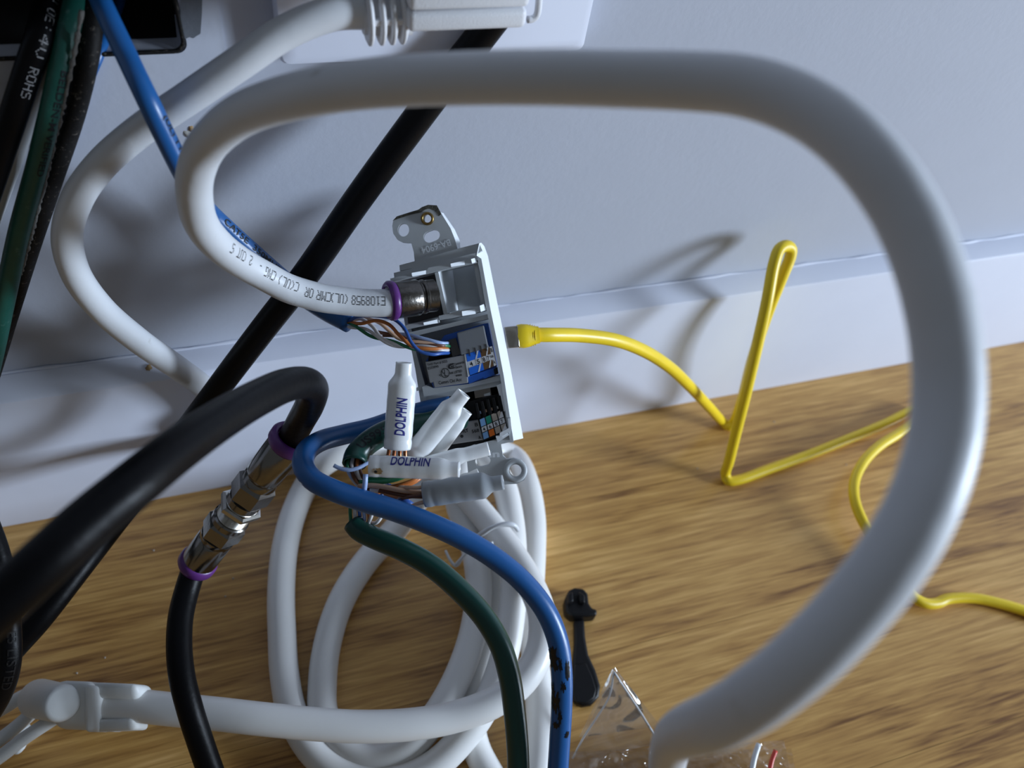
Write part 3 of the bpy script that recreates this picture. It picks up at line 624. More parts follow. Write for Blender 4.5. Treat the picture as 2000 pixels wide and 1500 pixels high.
prism('ear_rust_edge', [(767, 431), (775, 422.5), (800, 414.5), (817, 409.5), (824, 404.5), (836, 400), (853, 401), (862, 418), (857, 422), (850, 412), (840, 407), (831, 409), (822, 414.5), (802, 419), (778, 427)], -1.25 * mm, .7 * mm, 'grime', ear)
tx, tf = font_mesh('BA-6904', 1.0)
def flat_text(txt, p0, p1, hgt, h, m, parent, bold=0.0, shear=0.0, name='printed_text', mesh=None, thick=0):
    """text running from picture point p0 to p1 along its baseline, hgt picture points high"""
    vs, fs = mesh or font_mesh(txt, 1.0, bold, shear)
    x0 = min(v.x for v in vs); x1 = max(v.x for v in vs); ux_, uy_ = p1[0] - p0[0], p1[1] - p0[1]; L = math.hypot(ux_, uy_); nx_, ny_ = uy_ / L, -ux_ / L
    y1 = max(v.y for v in vs)
    return obj(name, [D(p0[0] + ux_ * (v.x - x0) / (x1 - x0) + nx_ * hgt * v.y / y1, p0[1] + uy_ * (v.x - x0) / (x1 - x0) + ny_ * hgt * v.y / y1, h) for v in vs], fs, m, parent, False)
flat_text('BA-6904', (878, 467), (822, 484), 13, .75 * mm, 'plastic_lit', ear, name='embossed_text')
# stacked ledges
prism('frame_ledge', [(780, 518), (810, 510), (900, 484), (936, 475), (942, 489), (930, 498), (781, 529)], -4 * mm, 1.2 * mm, 'plastic_shaded', dv)
prism('frame_ledge', [(769, 533), (928, 494), (934, 508), (770, 542)], -4 * mm, 2.2 * mm, 'plastic_shaded', dv)
prism('frame_ledge', [(762, 544), (835, 527), (836, 523), (928, 504), (932, 513), (872, 526), (763, 551)], -2 * mm, 3.2 * mm, 'plastic_shaded', dv)
tab([(804, 533), (832, 528), (832, 535), (805, 540)], 5.2 * mm, 3.2 * mm, dv)
tab([(880, 515), (907, 509), (908, 517), (881, 521)], 5.2 * mm, 3.2 * mm, dv)
tab([(920, 506), (927, 504), (929, 512), (922, 514)], 5.2 * mm, 3.2 * mm, dv)
# back panel
prism('back_panel', [(775, 548), (934, 508), (1003, 864), (952, 866), (842, 868), (826, 800), (805, 690), (792, 640)], -10 * mm, -7.5 * mm, 'plastic_shaded', dv)
# bezel along the right edge
L_ = [(936, 475), (931, 499), (936, 508), (953, 600), (970, 680), (981, 735), (1001, 861)]
Rr = [(940, 474), (946, 481), (953, 500), (971, 590), (988, 672), (1000, 735), (1022, 856)]
n_ = len(L_); v = [D(x, y, 2.0 * mm) for x, y in L_] + [D(x, y, -3.5 * mm) for x, y in Rr] + [D(x, y, 2.0 * mm) - DNV * .0065 for x, y in L_]
f = [(i, i + 1, n_ + i + 1, n_ + i) for i in range(n_ - 1)] + [(n_ + i, n_ + i + 1, 2 * n_ + i + 1, 2 * n_ + i) for i in range(n_ - 1)] + [(2 * n_ + i, 2 * n_ + i + 1, i + 1, i) for i in range(n_ - 1)] + [(0, n_, 2 * n_), (n_ - 1, 2 * n_ - 1, 3 * n_ - 1)]
obj('bezel', v, f, 'plastic_lit', dv, 'auto')
v = [D(944, 500, 1.0 * mm), D(1005, 800, 1.0 * mm), D(1007, 800, .4 * mm), D(946, 499, .4 * mm)]
prism('bezel_ridge', [(932, 500), (940, 505), (957, 600), (972, 672), (984, 735), (1003, 862), (996, 862), (977, 735), (966, 680), (949, 600)], -3 * mm, 2.6 * mm, 'plastic_shaded', dv)
# top bay
prism('bay_lining', [(790, 551), (850, 535), (864, 616), (797, 632)], -7.5 * mm, -5.5 * mm, 'dark_plastic', dv)
prism('divider', [(849, 533), (856, 531), (874, 612), (867, 615)], -7.5 * mm, 2.4 * mm, 'plastic_shaded', dv)
v = [D(856, 531, 2.4 * mm), D(874, 612, 2.4 * mm), D(895, 606, -7.2 * mm), D(884, 526, -7.2 * mm)]
obj('divider_cheek', v, [(0, 1, 2, 3)], 'plastic_lit', dv, False)
prism('bay_rail', [(924, 513), (932, 510), (949, 597), (941, 600)], -7.5 * mm, 1.0 * mm, 'plastic_shaded', dv)
prism('frame_ledge', [(857, 617), (946, 595), (950, 606), (880, 622), (858, 625)], -4 * mm, 2.6 * mm, 'plastic_shaded', dv)
prism('frame_ledge', [(785, 641), (796, 634), (856, 621), (858, 630), (796, 643), (786, 646)], -4 * mm, 2.6 * mm, 'plastic_shaded', dv)
tab([(902, 608), (928, 604), (929, 613), (903, 617)], 4.6 * mm, 2.6 * mm, dv)
tab([(937, 597), (945, 594), (947, 606), (939, 609)], 4.6 * mm, 2.6 * mm, dv)
tab([(827, 630), (854, 624), (855, 631), (828, 635)], 4.6 * mm, 2.6 * mm, dv)
prism('frame_ledge', [(796, 650), (880, 631), (950, 614), (957, 612), (959, 622), (890, 637), (804, 658)], -4 * mm, 1.4 * mm, 'plastic_shaded', dv)
prism('frame_side', [(794, 634), (801, 632), (813, 690), (830, 752), (833, 792), (823, 796), (806, 690)], -7 * mm, .6 * mm, 'plastic_shaded', dv)
prism('frame_ledge', [(824, 756), (832, 752), (846, 758), (915, 750), (978, 732), (982, 742), (900, 760), (828, 775)], -6 * mm, 1.2 * mm, 'plastic_shaded', dv)
prism('frame_clip', [(812, 758), (824, 754), (824, 761), (814, 764)], -4 * mm, 1.0 * mm, 'plastic_shaded', dv)
prism('frame_ledge', [(826, 773), (900, 760), (982, 742), (984, 752), (904, 768), (828, 786)], -6 * mm, .4 * mm, 'plastic_shaded', dv)
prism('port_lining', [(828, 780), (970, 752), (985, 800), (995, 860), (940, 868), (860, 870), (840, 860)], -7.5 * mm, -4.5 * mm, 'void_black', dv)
prism('port_lining', [(925, 758), (956, 752), (960, 772), (928, 778)], -4.5 * mm, -2.5 * mm, 'label_tan', dv)
prism('latch_tab', [(945, 770), (957, 766), (958, 772), (946, 774)], -4 * mm, -1.0 * mm, 'plastic_lit', dv)
prism('bezel_cheek', [(970, 753), (984, 747), (992, 800), (984, 804)], -5 * mm, 2.0 * mm, 'plastic_lit', dv)
prism('hook', [(976, 846), (994, 836), (992, 818), (997, 816), (999, 841), (980, 853), (976, 852)], -2 * mm, 3.4 * mm, 'plastic_lit', dv)
prism('hook', [(968, 852), (980, 850), (992, 846), (994, 850), (972, 864)], -3 * mm, 3.0 * mm, 'plastic_lit', dv)
prism('frame_ledge', [(945, 864), (970, 858), (1000, 848), (1003, 862), (950, 874)], -6 * mm, .6 * mm, 'plastic_shaded', dv)
# lower ear
lear = holed('mounting_ear', [[(925, 872), (978, 864), (982, 890), (990, 897), (1004, 895), (1018, 899), (1028, 910), (1030, 924), (1024, 938), (1010, 945), (990, 946), (960, 950), (915, 936), (912, 900)], slot(938, 902, 948, 900, 10), ell(1007, 919, 12, 13)], -1.6 * mm, 0, 'plastic_shaded', dv)
ring('washer_boss', 'plastic_shaded', D(1007, 919, -.6 * mm), D(1006.5, 919, .9 * mm), .0031, .0017, lear, 30)
ring('washer_boss', 'plastic_shaded', D(1007, 919, -.6 * mm), D(1006.5, 919, .7 * mm), .0021, .0016, lear, 30)
flat_text('in', (955, 893), (976, 892), 12, .35 * mm, 'plastic_lit', lear, bold=.03, name='embossed_text')

# blue jack
bj = thing('network_jack', D(915, 755), 'blue network jack with grey label numbered 4 5 8 7', 'network jack')
prism('jack_body', [(868, 655), (946, 632), (953, 631), (958, 655), (970, 714), (969, 732), (915, 750), (850, 761), (844, 752), (832, 704)], -7 * mm, 1.0 * mm, 'jack_blue', bj)
prism('wire_well_shade', [(846, 672), (880, 664), (893, 700), (836, 706), (838, 690)], -2 * mm, 1.4 * mm, 'void_black', bj)  # raised black block, its colour standing for the shade inside the opening
prism('well_post', [(876, 664), (890, 660), (900, 692), (884, 697)], 0, 1.9 * mm, 'dark_plastic', bj)
prism('dust_cap', [(892, 650), (945, 635), (953, 673), (956, 680), (900, 694)], 0, 2.6 * mm, 'cap_grey', bj, .0003)
prism('label_plate', [(830, 707), (908, 693), (914, 742), (914, 748), (848, 757), (846, 747), (839, 748)], 0, 2.4 * mm, 'label_grey', bj, .0002)
prism('plate_edge', [(907, 692), (910, 692), (917, 734), (914, 737)], 0, 2.5 * mm, 'plastic_lit', bj)
prism('jack_lip', [(913, 736), (967, 718), (970, 729), (946, 740), (944, 737), (916, 750)], 0, 2.0 * mm, 'jack_blue', bj)
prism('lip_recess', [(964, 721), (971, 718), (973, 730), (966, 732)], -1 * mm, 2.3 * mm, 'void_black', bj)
def quad_at(Q, u0, u1, v0, v1):
    def b(u, v_):
        x = (1 - u) * (1 - v_) * Q[0][0] + u * (1 - v_) * Q[1][0] + u * v_ * Q[2][0] + (1 - u) * v_ * Q[3][0]
        y = (1 - u) * (1 - v_) * Q[0][1] + u * (1 - v_) * Q[1][1] + u * v_ * Q[2][1] + (1 - u) * v_ * Q[3][1]; return (x, y)
    return [b(u0, v0), b(u1, v0), b(u1, v1), b(u0, v1)]
def decal(name, P, h, m, parent): return obj(name, [D(x, y, h) for x, y in P], [tuple(range(len(P)))], m, parent, False)
Q = [(910, 692), (961, 676), (970, 713), (918, 733)]
cs = prism('colour_label', Q, .8 * mm, 2.5 * mm, 'label_white', bj)
h = 2.56 * mm
for (u0, u1, m1, sl) in ((.0, .29, 'label_blue', 0), (.29, .53, 'label_blue', 1), (.53, .70, 'label_brown', 0), (.70, .90, 'label_brown', 1)):
    for v0, v1 in ((0, .36), (.66, 1)):
        decal('colour_code', quad_at(Q, u0, u1, v0, v1), h, m1, cs)
        if sl:
            q = quad_at(Q, u0, u1, v0, v1); q2 = [(q[0][0] * .45 + q[1][0] * .55, q[0][1] * .45 + q[1][1] * .55), (q[0][0] * .2 + q[1][0] * .8, q[0][1] * .2 + q[1][1] * .8), (q[3][0] * .7 + q[2][0] * .3, q[3][1] * .7 + q[2][1] * .3), (q[3][0] * .95 + q[2][0] * .05, q[3][1] * .95 + q[2][1] * .05)]
            decal('colour_code', q2, h + .00003, 'label_white', cs)
def label_text(txt, Q, u, v0, v1, wd, m, parent, hh):
    a = quad_at(Q, u, u + wd, v0, v1); flat_text(txt, a[3], a[2], math.hypot(a[0][0] - a[3][0], a[0][1] - a[3][1]), hh, m, parent, .01)
for tx_, u, wd in (('4', .08, .11), ('5', .35, .10), ('8', .57, .09), ('7', .74, .07)): label_text(tx_, Q, u, .41, .61, wd, 'ink_black', cs, h)
label_text('T568B', Q, .83, .44, .56, .14, 'ink_black', cs, h)
label_text('B', Q, .92, .08, .28, .07, 'ink_black', cs, h); label_text('A', Q, .91, .70, .90, .07, 'ink_black', cs, h)
for u in (.29, .53, .70): decal('rule_line', quad_at(Q, u - .006, u + .006, .36, .66), h, 'ink_black', cs)
for x_, y_ in ((914, 690), (926, 687), (937, 683), (947, 680)): prism('cap_slot', [(x_, y_ - 8), (x_ + 2.5, y_ - 8), (x_ + 5, y_ + 6), (x_ + 1.5, y_ + 1)], 2.5 * mm, 2.68 * mm, 'dark_plastic', bj)
hp = 2.46 * mm; lpn = [o for o in bj.children if o.name.startswith('label_plate')][0]
flat_text('THD Part # 5025', (835, 715), (874, 707.5), 4.6, hp, 'ink_black', lpn); flat_text('E333898', (836, 722), (857, 717.5), 4.6, hp, 'ink_black', lpn)
flat_text('Comm Ckt Acc', (857, 751), (902, 744), 6.4, hp, 'ink_black', lpn, .004)
flat_text('Commercial', (888, 714), (907, 709), 5, hp, 'ink_black', lpn, .012); flat_text('Electric', (890, 720), (903, 717), 4.6, hp, 'ink_black', lpn, .012)
flat_text('us', (879, 731), (885.5, 729.5), 3.8, hp, 'ink_black', lpn, .012); flat_text('LISTED', (887.5, 729.5), (903, 726.5), 4.8, hp, 'ink_black', lpn, .014); flat_text('49BB', (890, 736), (902.5, 733.5), 3.6, hp, 'ink_black', lpn, .02)
flat_text('c', (858.5, 734.8), (862, 734), 3.6, hp, 'ink_black', lpn, .012)
E1, E2 = ell(869.5, 728.5, 8.6, 9.6, 0, 28), ell(869.5, 728.5, 7.2, 8.2, 0, 28)
obj('listing_mark', [D(x, y, hp) for x, y in E1] + [D(x, y, hp) for x, y in E2], [(i, (i + 1) % 28, 28 + (i + 1) % 28, 28 + i) for i in range(28)], 'ink_black', lpn, False)
flat_text('U', (864, 730), (870, 728.5), 7.5, hp, 'ink_black', lpn, .01); flat_text('L', (869, 735.5), (874.5, 734), 8, hp, 'ink_black', lpn, .01)
decal('maker_mark', [(886, 709), (886.4, 712), (882, 713), (879, 714.6), (878.4, 716.4), (880, 718), (888, 716.8), (888.6, 719.4), (879, 721), (876, 719.5), (874.8, 716.4), (876, 713), (879, 710.6)], hp, 'ink_black', lpn)
decal('maker_mark', [(880.5, 714.7), (887, 713.6), (887.3, 715.8), (880.8, 717)], hp, 'ink_black', lpn)

# black jack, half hidden by the connectors
kj = thing('network_jack', D(940, 865), 'black network jack with colour label numbered 4 6 8 7', 'network jack')
prism('jack_body', [(880, 792), (926, 782), (972, 770), (984, 802), (992, 842), (944, 862), (876, 886), (866, 850)], -7 * mm, .6 * mm, 'black_plastic', kj)
prism('label_plate', [(862, 832), (934, 820), (944, 859), (884, 868), (868, 868)], 0, 1.6 * mm, 'label_grey', kj, .0002)
for i in range(5):
    x_ = 926 + i * 11.2; y_ = 788 - i * 3.4
    prism('punch_post', [(x_, y_), (x_ + 6.5, y_ - 2.5), (x_ + 13, y_ + 28), (x_ + 6, y_ + 31)], 0, 2.2 * mm, 'black_plastic', kj, .0002)
for i, m1 in enumerate(('wire_white_blue', 'wire_peach', 'wire_peach', 'wire_white')):
    x_ = 937 + i * 11.2; y_ = 805 - i * 3.2
    prism('wire_end', [(x_ - 2, y_ + 4), (x_ - 1, y_ - 2), (x_ + 2, y_ - 2), (x_ + 3, y_ + 3)], 0, 1.6 * mm, m1, kj)
Q = [(936, 820), (981, 800), (992, 838), (944, 859)]
cs = prism('colour_label', Q, .5 * mm, 2.0 * mm, 'ink_black', kj); h = 2.06 * mm
for i, (a_, b_) in enumerate((('label_sky', 'label_sky'), ('label_green', 'label_orange'), ('label_tan', 'label_tan'), ('label_white', 'label_white'))):
    u0, u1 = i * .25 + .02, i * .25 + .225
    decal('colour_code', quad_at(Q, u0, u1, .0, .36), h, a_, cs); decal('colour_code', quad_at(Q, u0, u1, .68, 1), h, b_, cs); decal('colour_code', quad_at(Q, u0, u1, .40, .64), h, 'label_white', cs)
    label_text('4687'[i], Q, u0 + .06, .44, .61, .09, 'ink_black', cs, h + .00004)
    if i == 3:
        for v0, v1 in ((0, .36), (.68, 1)): q = quad_at(Q, u0, u1, v0, v1); decal('colour_code', [q[0], q[1], q[3]], h + .00003, 'label_tan', cs)
lk = [o for o in kj.children if o.name.startswith('label_plate')][0]; hp = 1.68 * mm
flat_text('B', (928, 833), (934, 832), 7, hp, 'ink_black', lk, .012); flat_text('568', (922, 846), (936, 843), 6.5, hp, 'ink_black', lk, .008); flat_text('A', (935, 858), (940, 856.5), 6.5, hp, 'ink_black', lk, .012)
flat_text('LEWLT', (893, 848), (915, 843), 6.2, hp, 'ink_black', lk, .03)
decal('ink_dot', ell(902, 852, 3.2, 3.2), hp, 'ink_black', lk)
decal('printed_text', [(985, 803), (990, 801), (995, 838), (990, 840)], 1.2 * mm, 'label_white', kj)
flat_text('B', (982.5, 808), (986, 807), 4.6, 2.2 * mm, 'ink_black', cs, .01); flat_text('A', (988, 833), (991, 832), 4.6, 2.2 * mm, 'ink_black', cs, .01)

# ------------------------------------------------------------------ lower green and blue cables
t0 = thing('green_cable', A(690, 895, .196), 'dark green cable stripped open, printed US995, leaving the black jack', 'cable')
gp = [(905, 815, .2085), (870, 818, .206), (835, 828, .2035), (790, 833, .202), (750, 846, .200), (715, 868, .1975), (696, 890, .1955), (692, 906, .194)]
C = spline([PT(p) for p in gp], .001); v, f = sweep(C, .0029, 22, False); fo = len(v); v2, f2 = sweep(C, .0024, 22, False); v += v2; f += [tuple(i + fo for i in q)[::-1] for q in f2]
n_ = len(C); f += [((n_ - 1) * 22 + k, (n_ - 1) * 22 + (k + 1) % 22, fo + (n_ - 1) * 22 + (k + 1) % 22, fo + (n_ - 1) * 22 + k) for k in range(22)]
sl = obj('jacket', v, f, 'green_jacket', t0)
tube_text(fit(font_mesh('US995'), .0082, .0021), C, .0029, (703, 878), sl, 'ink_dark', rev=True, ang=.25)
wm = ['wire_brown', 'wire_white', 'wire_brown', 'wire_white_blue', 'wire_green', 'wire_white', 'wire_orange']
for i in range(7):
    a = 2 * math.pi * i / 7; dx, dy = 12 * math.cos(a), 5 * math.sin(a)
    wire('wire', [(715 + dx * .6, 868 + dy, .1975), (695 + dx, 893 + dy, .1955), (690 + dx * 1.05, 912 + dy, .1945), (697 + dx * .9, 932 + dy, .1955), (712 + dx, 948 + dy, .199), (722 + dx * 1.2, 962, .204)], wm[i], t0)
wire('stray_wire', [(652, 909, .190), (662, 914, .190), (680, 918, .190), (700, 914, .191), (715, 906, .1935), (728, 900, .197)], 'wire_white_blue', t0)
wire('stray_wire', [(714, 926, .1885), (713, 945, .1885), (710, 965, .191), (708, 985, .198)], 'wire_white_blue', t0, .0006)
t0 = thing('green_cable', A(700, 1035, .2), 'dark green cable hanging below its stripped wires to the bottom edge', 'cable')
gp = [(690, 1022, .204), (702, 1036, .203), (730, 1050, .202), (780, 1071, .201), (840, 1104, .200), (895, 1150, .199), (945, 1205, .199), (978, 1262, .199), (995, 1320, .199), (1005, 1390, .200), (1011, 1460, .201), (1013, 1530, .202), (1015, 1640, .204), (1018, 1800, .212)]
t, C = cable('jacket', gp, [.0026] + [.00275] * 12, 'green_jacket', t0, 24)
for i, m1 in enumerate(('wire_green', 'wire_white', 'wire_blue', 'wire_white_blue', 'wire_orange')):
    wire('wire', [(684 + i * 8, 1032 - i, .2035), (685 + i * 9, 1015, .2038), (684 + i * 9, 995, .2042), (688 + i * 10, 972, .2045), (705 + i * 12, 955, .2045), (740 + i * 12, 948, .2045)], m1, t0)
wire('wire', [(716, 1030, .204), (722, 1018, .203), (727, 1003, .2025), (734, 985, .204)], 'wire_white', t0); wire('wire', [(724, 1022, .2045), (735, 1021, .203), (743, 1012, .2028), (750, 995, .204)], 'wire_white', t0)
wire('wire', [(747, 985, .2055), (746, 970, .2055), (748, 955, .2055), (760, 945, .2055)], 'wire_blue', t0); wire('wire', [(765, 985, .206), (757, 970, .2058), (750, 958, .2057), (752, 945, .206)], 'wire_blue', t0)
t, C = cable('blue_cable', [(880, 792, .2135), (830, 802, .2125), (780, 817, .2105), (725, 836, .2075), (670, 849, .2035), (625, 862, .1985), (598, 882, .1945), (592, 908, .1915), (610, 936, .1895), (650, 957, .1885), (705, 977, .1885), (765, 995, .1885), (830, 1019, .1885), (895, 1048, .189), (960, 1086, .190), (1020, 1135, .191), (1065, 1192, .192), (1089, 1250, .193), (1097, 1310, .194), (1097, 1380, .196), (1093, 1450, .198), (1088, 1530, .200), (1082, 1640, .203), (1076, 1800, .212)], .00255, 'blue_jacket', None, 24)
tag(t, 'blue cable curling in front of the beanie connectors down to the bottom edge, tarred black', 'cable')
random.seed(3)
for (a_, b_, px_, ang) in ((.0034, .0016, (1092, 1275), -.75), (.0022, .0006, (1096, 1300), .6), (.0013, .0006, (1097, 1325), .1), (.0040, .0009, (1097, 1345), -.95), (.0022, .0005, (1096, 1385), -.1), (.0010, .0009, (1096, 1402), -.5), (.0016, .0005, (1095, 1292), -.1), (.0028, .0006, (1096, 1362), -.45), (.0009, .0006, (1096, 1420), .7)):
    n_ = 26; rr_ = [random.uniform(.5, 1.3) for _ in range(n_)]; vs = [V((0, 0, 0))] + [V((a_ * math.cos(2 * math.pi * k / n_) * rr_[k] * q_, b_ * math.sin(2 * math.pi * k / n_) * rr_[k] * q_, 0)) for q_ in (.25, .5, .75, 1) for k in range(n_)]
    fs = [(0, 1 + k, 1 + (k + 1) % n_) for k in range(n_)] + [(1 + j * n_ + k, 1 + (j + 1) * n_ + k, 1 + (j + 1) * n_ + (k + 1) % n_, 1 + j * n_ + (k + 1) % n_) for j in range(3) for k in range(n_)]
    tube_text((vs, fs), C, .00255, px_, t, 'tar', ang=ang, name='tar_smear', lift=.00010)

# ------------------------------------------------------------------ beanie connectors
def beanie(p0, p1, d0, d1, wpx, label, m='beanie_white', neck=.62, text=None, tang=0.0, base_open=True, crushed=False, wires=0, shoulder=.74, flat=.72, size=None):
    P0, P1 = A(p0[0], p0[1], d0), A(p1[0], p1[1], d1); r = wpx / 2 * (d0 + d1) / 2 / F
    o = thing('beanie_connector', P0, label, 'connector', 'beanie wire connectors')
    N = 46; C = [P0.lerp(P1, i / (N - 1)) for i in range(N)]; rad = []
    for i in range(N):
        t_ = i / (N - 1)
        k = 1.0 if t_ < shoulder - .06 else (1 - (1 - neck) * (lambda s: s * s * (3 - 2 * s))(min(1, (t_ - shoulder + .06) / .14)))
        if t_ < .06: k *= .96 + .04 * t_ / .06
        if .10 < t_ < .15: k *= .975
        rad.append(r * k * (1 + .008 * math.sin(t_ * 37)))
    fc = (CAM - P0).normalized()
    v, f = sweep(C, rad, 28, False, flat, fc)
    q = len(v); v2, f2 = sweep(C, [x - .00035 for x in rad], 28, False, flat, fc); v += v2; f += [tuple(i + q for i in g)[::-1] for g in f2]
    for a_, b_ in ((0, q), ((N - 1) * 28, q + (N - 1) * 28)): f += [(a_ + k, a_ + (k + 1) % 28, b_ + (k + 1) % 28, b_ + k) for k in range(28)]
    sh = obj('sleeve', v, f, m, o)
    # closed end plug inside the tip and the crimped metal core
    lathe('inner_core', 'label_grey', P0.lerp(P1, .9), P0.lerp(P1, .55), [(0, r * neck * .5), (1, r * .6)], o, 16)
    if text:
        s_, pxy, sz, rv = text; tube_text(fit(font_mesh(s_, 1, .012, .12), *sz), C, rad, pxy, sh, 'ink_blue', rev=rv, ang=tang, flat=flat, facing=fc)
    T = (P1 - P0).normalized(); side = fc.cross(T).normalized()
    for i in range(wires):
        off = side * r * (.55 - 1.1 * i / max(1, wires - 1)); b_ = P0 + T * .003 + off
        cc = spline([b_, P0 + off * 1.05 - T * .001, P0 + off * 1.25 - T * .003, P0 + off * 1.6 - T * .006 - fc * .004], .0005); v, f = sweep(cc, .00048, 10); obj('wire', v, f, 'copper_wire' if wires == 4 else ('wire_peach' if i % 2 == 0 else 'wire_brown'), o)
    return o
beanie((776, 876), (789, 708), .1945, .1915, 55, 'upright white connector printed DOLPHIN, copper wires at its foot', text=('DOLPHIN', (779, 845), (.0090, .0026), False), tang=-.08, wires=4, neck=.58, shoulder=.80)
beanie((805, 893), (906, 768), .200, .1975, 46, 'glossy white connector slanting up to the right, in front of the blank jack ports', neck=.66, shoulder=.80)
beanie((835, 905), (912, 802), .2035, .2015, 31, 'slim white connector behind the glossy slanting one, tip beside it', neck=.78, shoulder=.8)
beanie((815, 912), (955, 876), .199, .2005, 33, 'white connector pointing right across the foot of the black jack', neck=.84, shoulder=.62)
b5 = beanie((722, 910), (898, 917), .1865, .1855, 43, 'white connector lying level, printed DOLPHIN, brown-stained crimp at its left', neck=.72, text=('DOLPHIN', (764, 912), (.0090, .0024), False), tang=.62, shoulder=.84)
v = []; f = []
C5 = [A(722, 910, .1865).lerp(A(898, 917, .1855), i / 45) for i in range(46)]
for (a_, b_, px_, ang, m1) in ((.0012, .0009, (742, 916), -.45, 'tan_putty'), (.0006, .0005, (733, 914), -.4, 'label_tan'), (.0004, .0004, (738, 916), -.5, 'ink_black')):
    vs = [V((0, 0, 0))] + [V((a_ * math.cos(2 * math.pi * k / 16) * random.uniform(.7, 1.2), b_ * math.sin(2 * math.pi * k / 16) * random.uniform(.7, 1.2), 0)) for k in range(16)]
    tube_text((vs, [(0, 1 + k, 1 + (k + 1) % 16) for k in range(16)]), C5, .0025, px_, b5, m1, ang=ang, flat=.72, facing=(CAM - A(722, 905, .1865)).normalized(), name='stain', lift=.0001 if m1 != 'ink_black' else .0002)
beanie((850, 965), (936, 924), .2005, .2015, 26, 'white connector whose tip shows between the level one and the grey one', neck=.8)
beanie((828, 966), (983, 942), .1905, .1885, 52, 'translucent grey connector pointing right, lowest of the cluster', 'beanie_grey', neck=.56, wires=3, shoulder=.80)
tw = thing('stripped_wires', A(770, 935, .2), 'tangle of bare-ended coloured wires under the level connector', 'wires')
wire('wire', [(702, 942, .194), (725, 941, .1935), (745, 941, .193), (770, 937, .1935), (800, 927, .195), (830, 924, .199)], 'wire_green', tw, .0006)
wire('wire', [(715, 932, .195), (735, 934, .194), (765, 931, .194), (790, 922, .195), (815, 915, .198)], 'wire_green', tw, .0006)
wire('wire', [(740, 955, .196), (770, 950, .195), (790, 945, .195), (808, 938, .1955), (822, 926, .197), (830, 918, .2)], 'wire_orange', tw, .00055)
wire('wire', [(760, 952, .197), (785, 949, .196), (808, 942, .1965), (824, 930, .198), (834, 920, .2)], 'wire_orange', tw, .00055)
wire('wire', [(700, 950, .193), (720, 948, .1925), (745, 950, .192), (780, 957, .192), (830, 963, .1925)], 'wire_peach', tw, .0006)
wire('wire', [(712, 954, .194), (750, 960, .193), (790, 968, .1925), (832, 970, .1928)], 'wire_brown', tw, .00055)
wire('wire', [(722, 958, .1925), (735, 958, .193), (745, 955, .194), (760, 955, .196)], 'wire_white', tw, .0006)
wire('wire', [(775, 980, .1945), (790, 978, .194), (803, 985, .1945), (808, 995, .197)], 'wire_blue', tw, .0007)
wire('wire', [(700, 938, .196), (712, 945, .197), (735, 955, .199), (765, 968, .2), (800, 976, .2)], 'wire_brown', tw, .00055)

# ------------------------------------------------------------------ black plastic clip on the floor
bk = thing('plastic_clip', G(1132, 1270, 0), 'black plastic paddle-shaped clip lying on the floor, right of the blue cable', 'clip')
def slab(name, P, z0, z1, m, parent, bev):
    v = [G(x, y, z0) for x, y in P] + [G(x, y, z0) + V((0, 0, z1 - z0)) for x, y in P]; n = len(P)
    o = obj(name, v, [tuple(range(n)), tuple(range(n, 2 * n))[::-1]] + [(i, (i + 1) % n, n + (i + 1) % n, n + i) for i in range(n)], m, parent, 'auto'); bevel_obj(o, bev, 3); return o
slab('paddle', [(1118, 1215), (1138, 1215), (1140, 1250), (1146, 1285), (1160, 1315), (1169, 1345), (1166, 1366), (1152, 1381), (1134, 1384), (1118, 1376), (1112, 1350), (1116, 1300), (1119, 1260)], 0.0, .0035, 'black_plastic', bk, .001)
slab('paddle_pad', [(1122, 1300), (1144, 1296), (1156, 1322), (1164, 1348), (1160, 1364), (1146, 1374), (1126, 1374), (1118, 1352)], .0036, .0044, 'black_plastic', bk, .0004)
slab('clip_head', [(1098, 1184), (1104, 1166), (1116, 1160), (1134, 1162), (1142, 1172), (1144, 1190), (1150, 1200), (1160, 1202), (1159, 1214), (1140, 1216), (1112, 1216), (1100, 1206)], 0.0, .006, 'black_plastic', bk, .001)
slab('clip_jaw', [(1106, 1166), (1116, 1160), (1118, 1180), (1107, 1184)], .006, .0088, 'black_plastic', bk, .0006)
slab('clip_jaw', [(1128, 1160), (1140, 1168), (1140, 1184), (1129, 1180)], .006, .0088, 'black_plastic', bk, .0006)

# ------------------------------------------------------------------ clear zip bag
bg = thing('zip_bag', G(1300, 1490, 0), 'crumpled clear plastic zip bag with a red strip, at the bottom edge', 'bag')
from mathutils import noise as NZ
def film(name, Q, nu, nv, amp, m, parent, seed, fq=90):
    v = []; f = []
    for j in range(nv + 1):
        for i in range(nu + 1):
            a, b = i / nu, j / nv; p = Q[0] * (1 - a) * (1 - b) + Q[1] * a * (1 - b) + Q[2] * a * b + Q[3] * (1 - a) * b
            n1 = NZ.noise(p * fq + V((seed, 0, 0))); n2 = abs(NZ.noise(p * fq * 1.9 + V((0, seed, 0)))); edge = min(1, 6 * min(a, 1 - a) + .15)
            v.append(p + V((0, -.3, 1)) * (amp * (n1 * .7 + (.5 - n2) * .9)) * edge)
    for j in range(nv):
        for i in range(nu): a = j * (nu + 1) + i; f.append((a, a + 1, a + nu + 2, a + nu + 1))
    return obj(name, v, f, m, parent, True)
pk, pl_, pr_ = G(1199, 1312, .022), G(1118, 1482, .006), G(1293, 1452, .014)
film('bag_film', [pk, pk.lerp(pr_, .03), pr_, pl_], 30, 36, .0022, 'clear_film', bg, 3)
film('bag_film', [pk + V((0, .001, -.001)), pk + V((.001, .0015, -.001)), G(1290, 1418, .010), G(1130, 1440, .004)], 24, 30, .0025, 'clear_film', bg, 9)
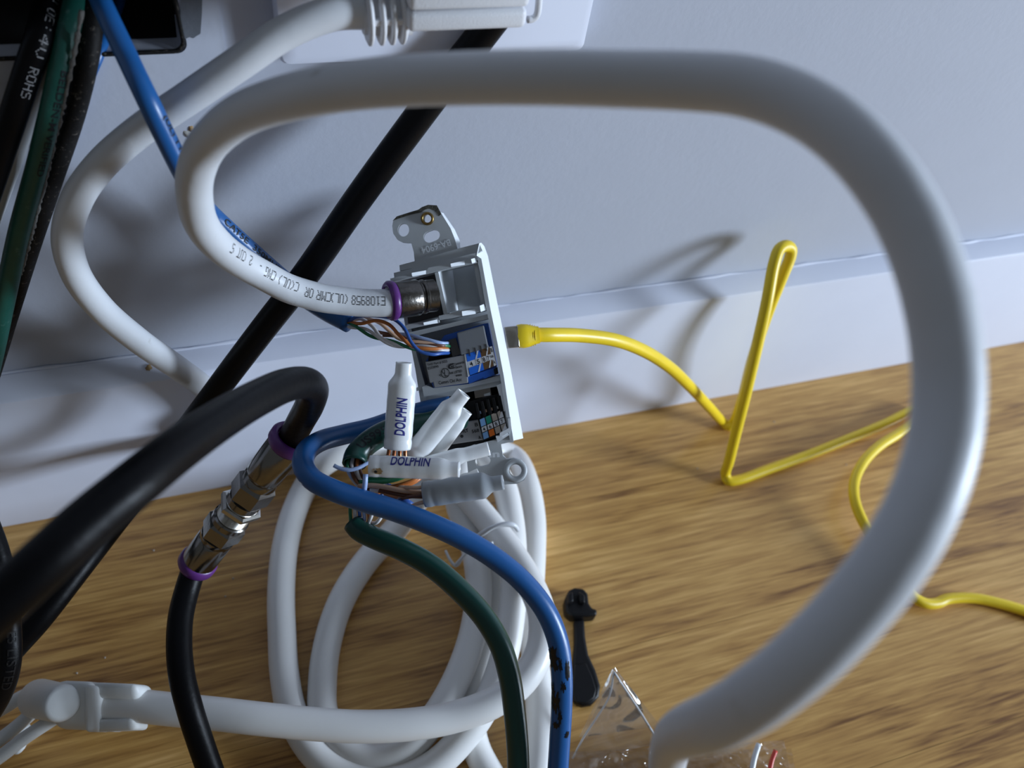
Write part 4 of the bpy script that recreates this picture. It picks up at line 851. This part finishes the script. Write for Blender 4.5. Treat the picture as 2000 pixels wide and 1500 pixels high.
film('bag_film', [G(1112, 1470, .004), G(1545, 1462, .004), G(1580, 1640, .004), G(1080, 1640, .004)], 110, 60, .0042, 'clear_film', bg, 17, 190)
film('bag_film', [G(1112, 1468, .008), G(1530, 1446, .008), G(1570, 1640, .009), G(1080, 1640, .009)], 110, 60, .0046, 'clear_film', bg, 29, 160)
cable('bag_seam', [pk, (1225, 1352, 'f', .019), (1255, 1398, 'f', .0165), (1275, 1430, 'f', .015), (1295, 1455, 'f', .013)], .00035, 'tie_plastic', bg, 8)
cable('bag_seam', [pk, (1190, 1360, 'f', .017), (1165, 1402, 'f', .012), (1140, 1440, 'f', .008), (1118, 1482, 'f', .006)], .00030, 'tie_plastic', bg, 8)
cable('zip_strip', [(1482, 1453, 'f', .0115), (1474, 1478, 'f', .011), (1466, 1520, 'f', .0105), (1455, 1600, 'f', .01)], .0009, 'tie_plastic', bg, 10)
cable('red_strip', [(1515, 1466, 'f', .0115), (1508, 1484, 'f', .011), (1501, 1520, 'f', .0105), (1490, 1600, 'f', .01)], .0007, 'red_strip', bg, 10)

# ------------------------------------------------------------------ small wear: chips and specks
def blob(name, c, nrm, r, m, parent, seed, asp=1.0, thick=.0004):
    random.seed(seed); t_ = nrm.orthogonal().normalized(); b_ = nrm.cross(t_); n_ = 14; R_ = [r * random.uniform(.6, 1.2) for _ in range(n_)]
    v = [c + nrm * thick] + [c + (t_ * math.cos(2 * math.pi * k / n_) * asp + b_ * math.sin(2 * math.pi * k / n_)) * R_[k] * .6 + nrm * thick * .8 for k in range(n_)] + [c + (t_ * math.cos(2 * math.pi * k / n_) * asp + b_ * math.sin(2 * math.pi * k / n_)) * R_[k] for k in range(n_)]
    f = [(0, 1 + k, 1 + (k + 1) % n_) for k in range(n_)] + [(1 + k, 1 + n_ + k, 1 + n_ + (k + 1) % n_, 1 + (k + 1) % n_) for k in range(n_)]
    return obj(name, v, f, m, parent, True)
NW = V((0, -1, 0))
blob('paint_chip', W(368, 263, 0.0), NW, .0016, 'plaster', wall, 4, .7); blob('paint_chip', W(374, 252, 0.0), NW, .0008, 'tan_putty', wall, 5)
nb = V((0, -.44, .9)).normalized(); cpt = lambda x, y: G(x, y, .0688)
blob('putty_spot', cpt(290, 718), nb, .0010, 'tan_putty', bb, 6); blob('dent', cpt(126, 714), nb, .0007, 'tan_putty', bb, 8, .6)
for i, (x_, y_) in enumerate(((1512, 824), (1653, 908), (455, 1130), (205, 1285), (150, 1315), (1362, 915), (300, 1075), (440, 1165))):
    blob('dust_speck', G(x_, y_, 0.0), V((0, 0, 1)), .00035, 'label_tan', floor, 20 + i)
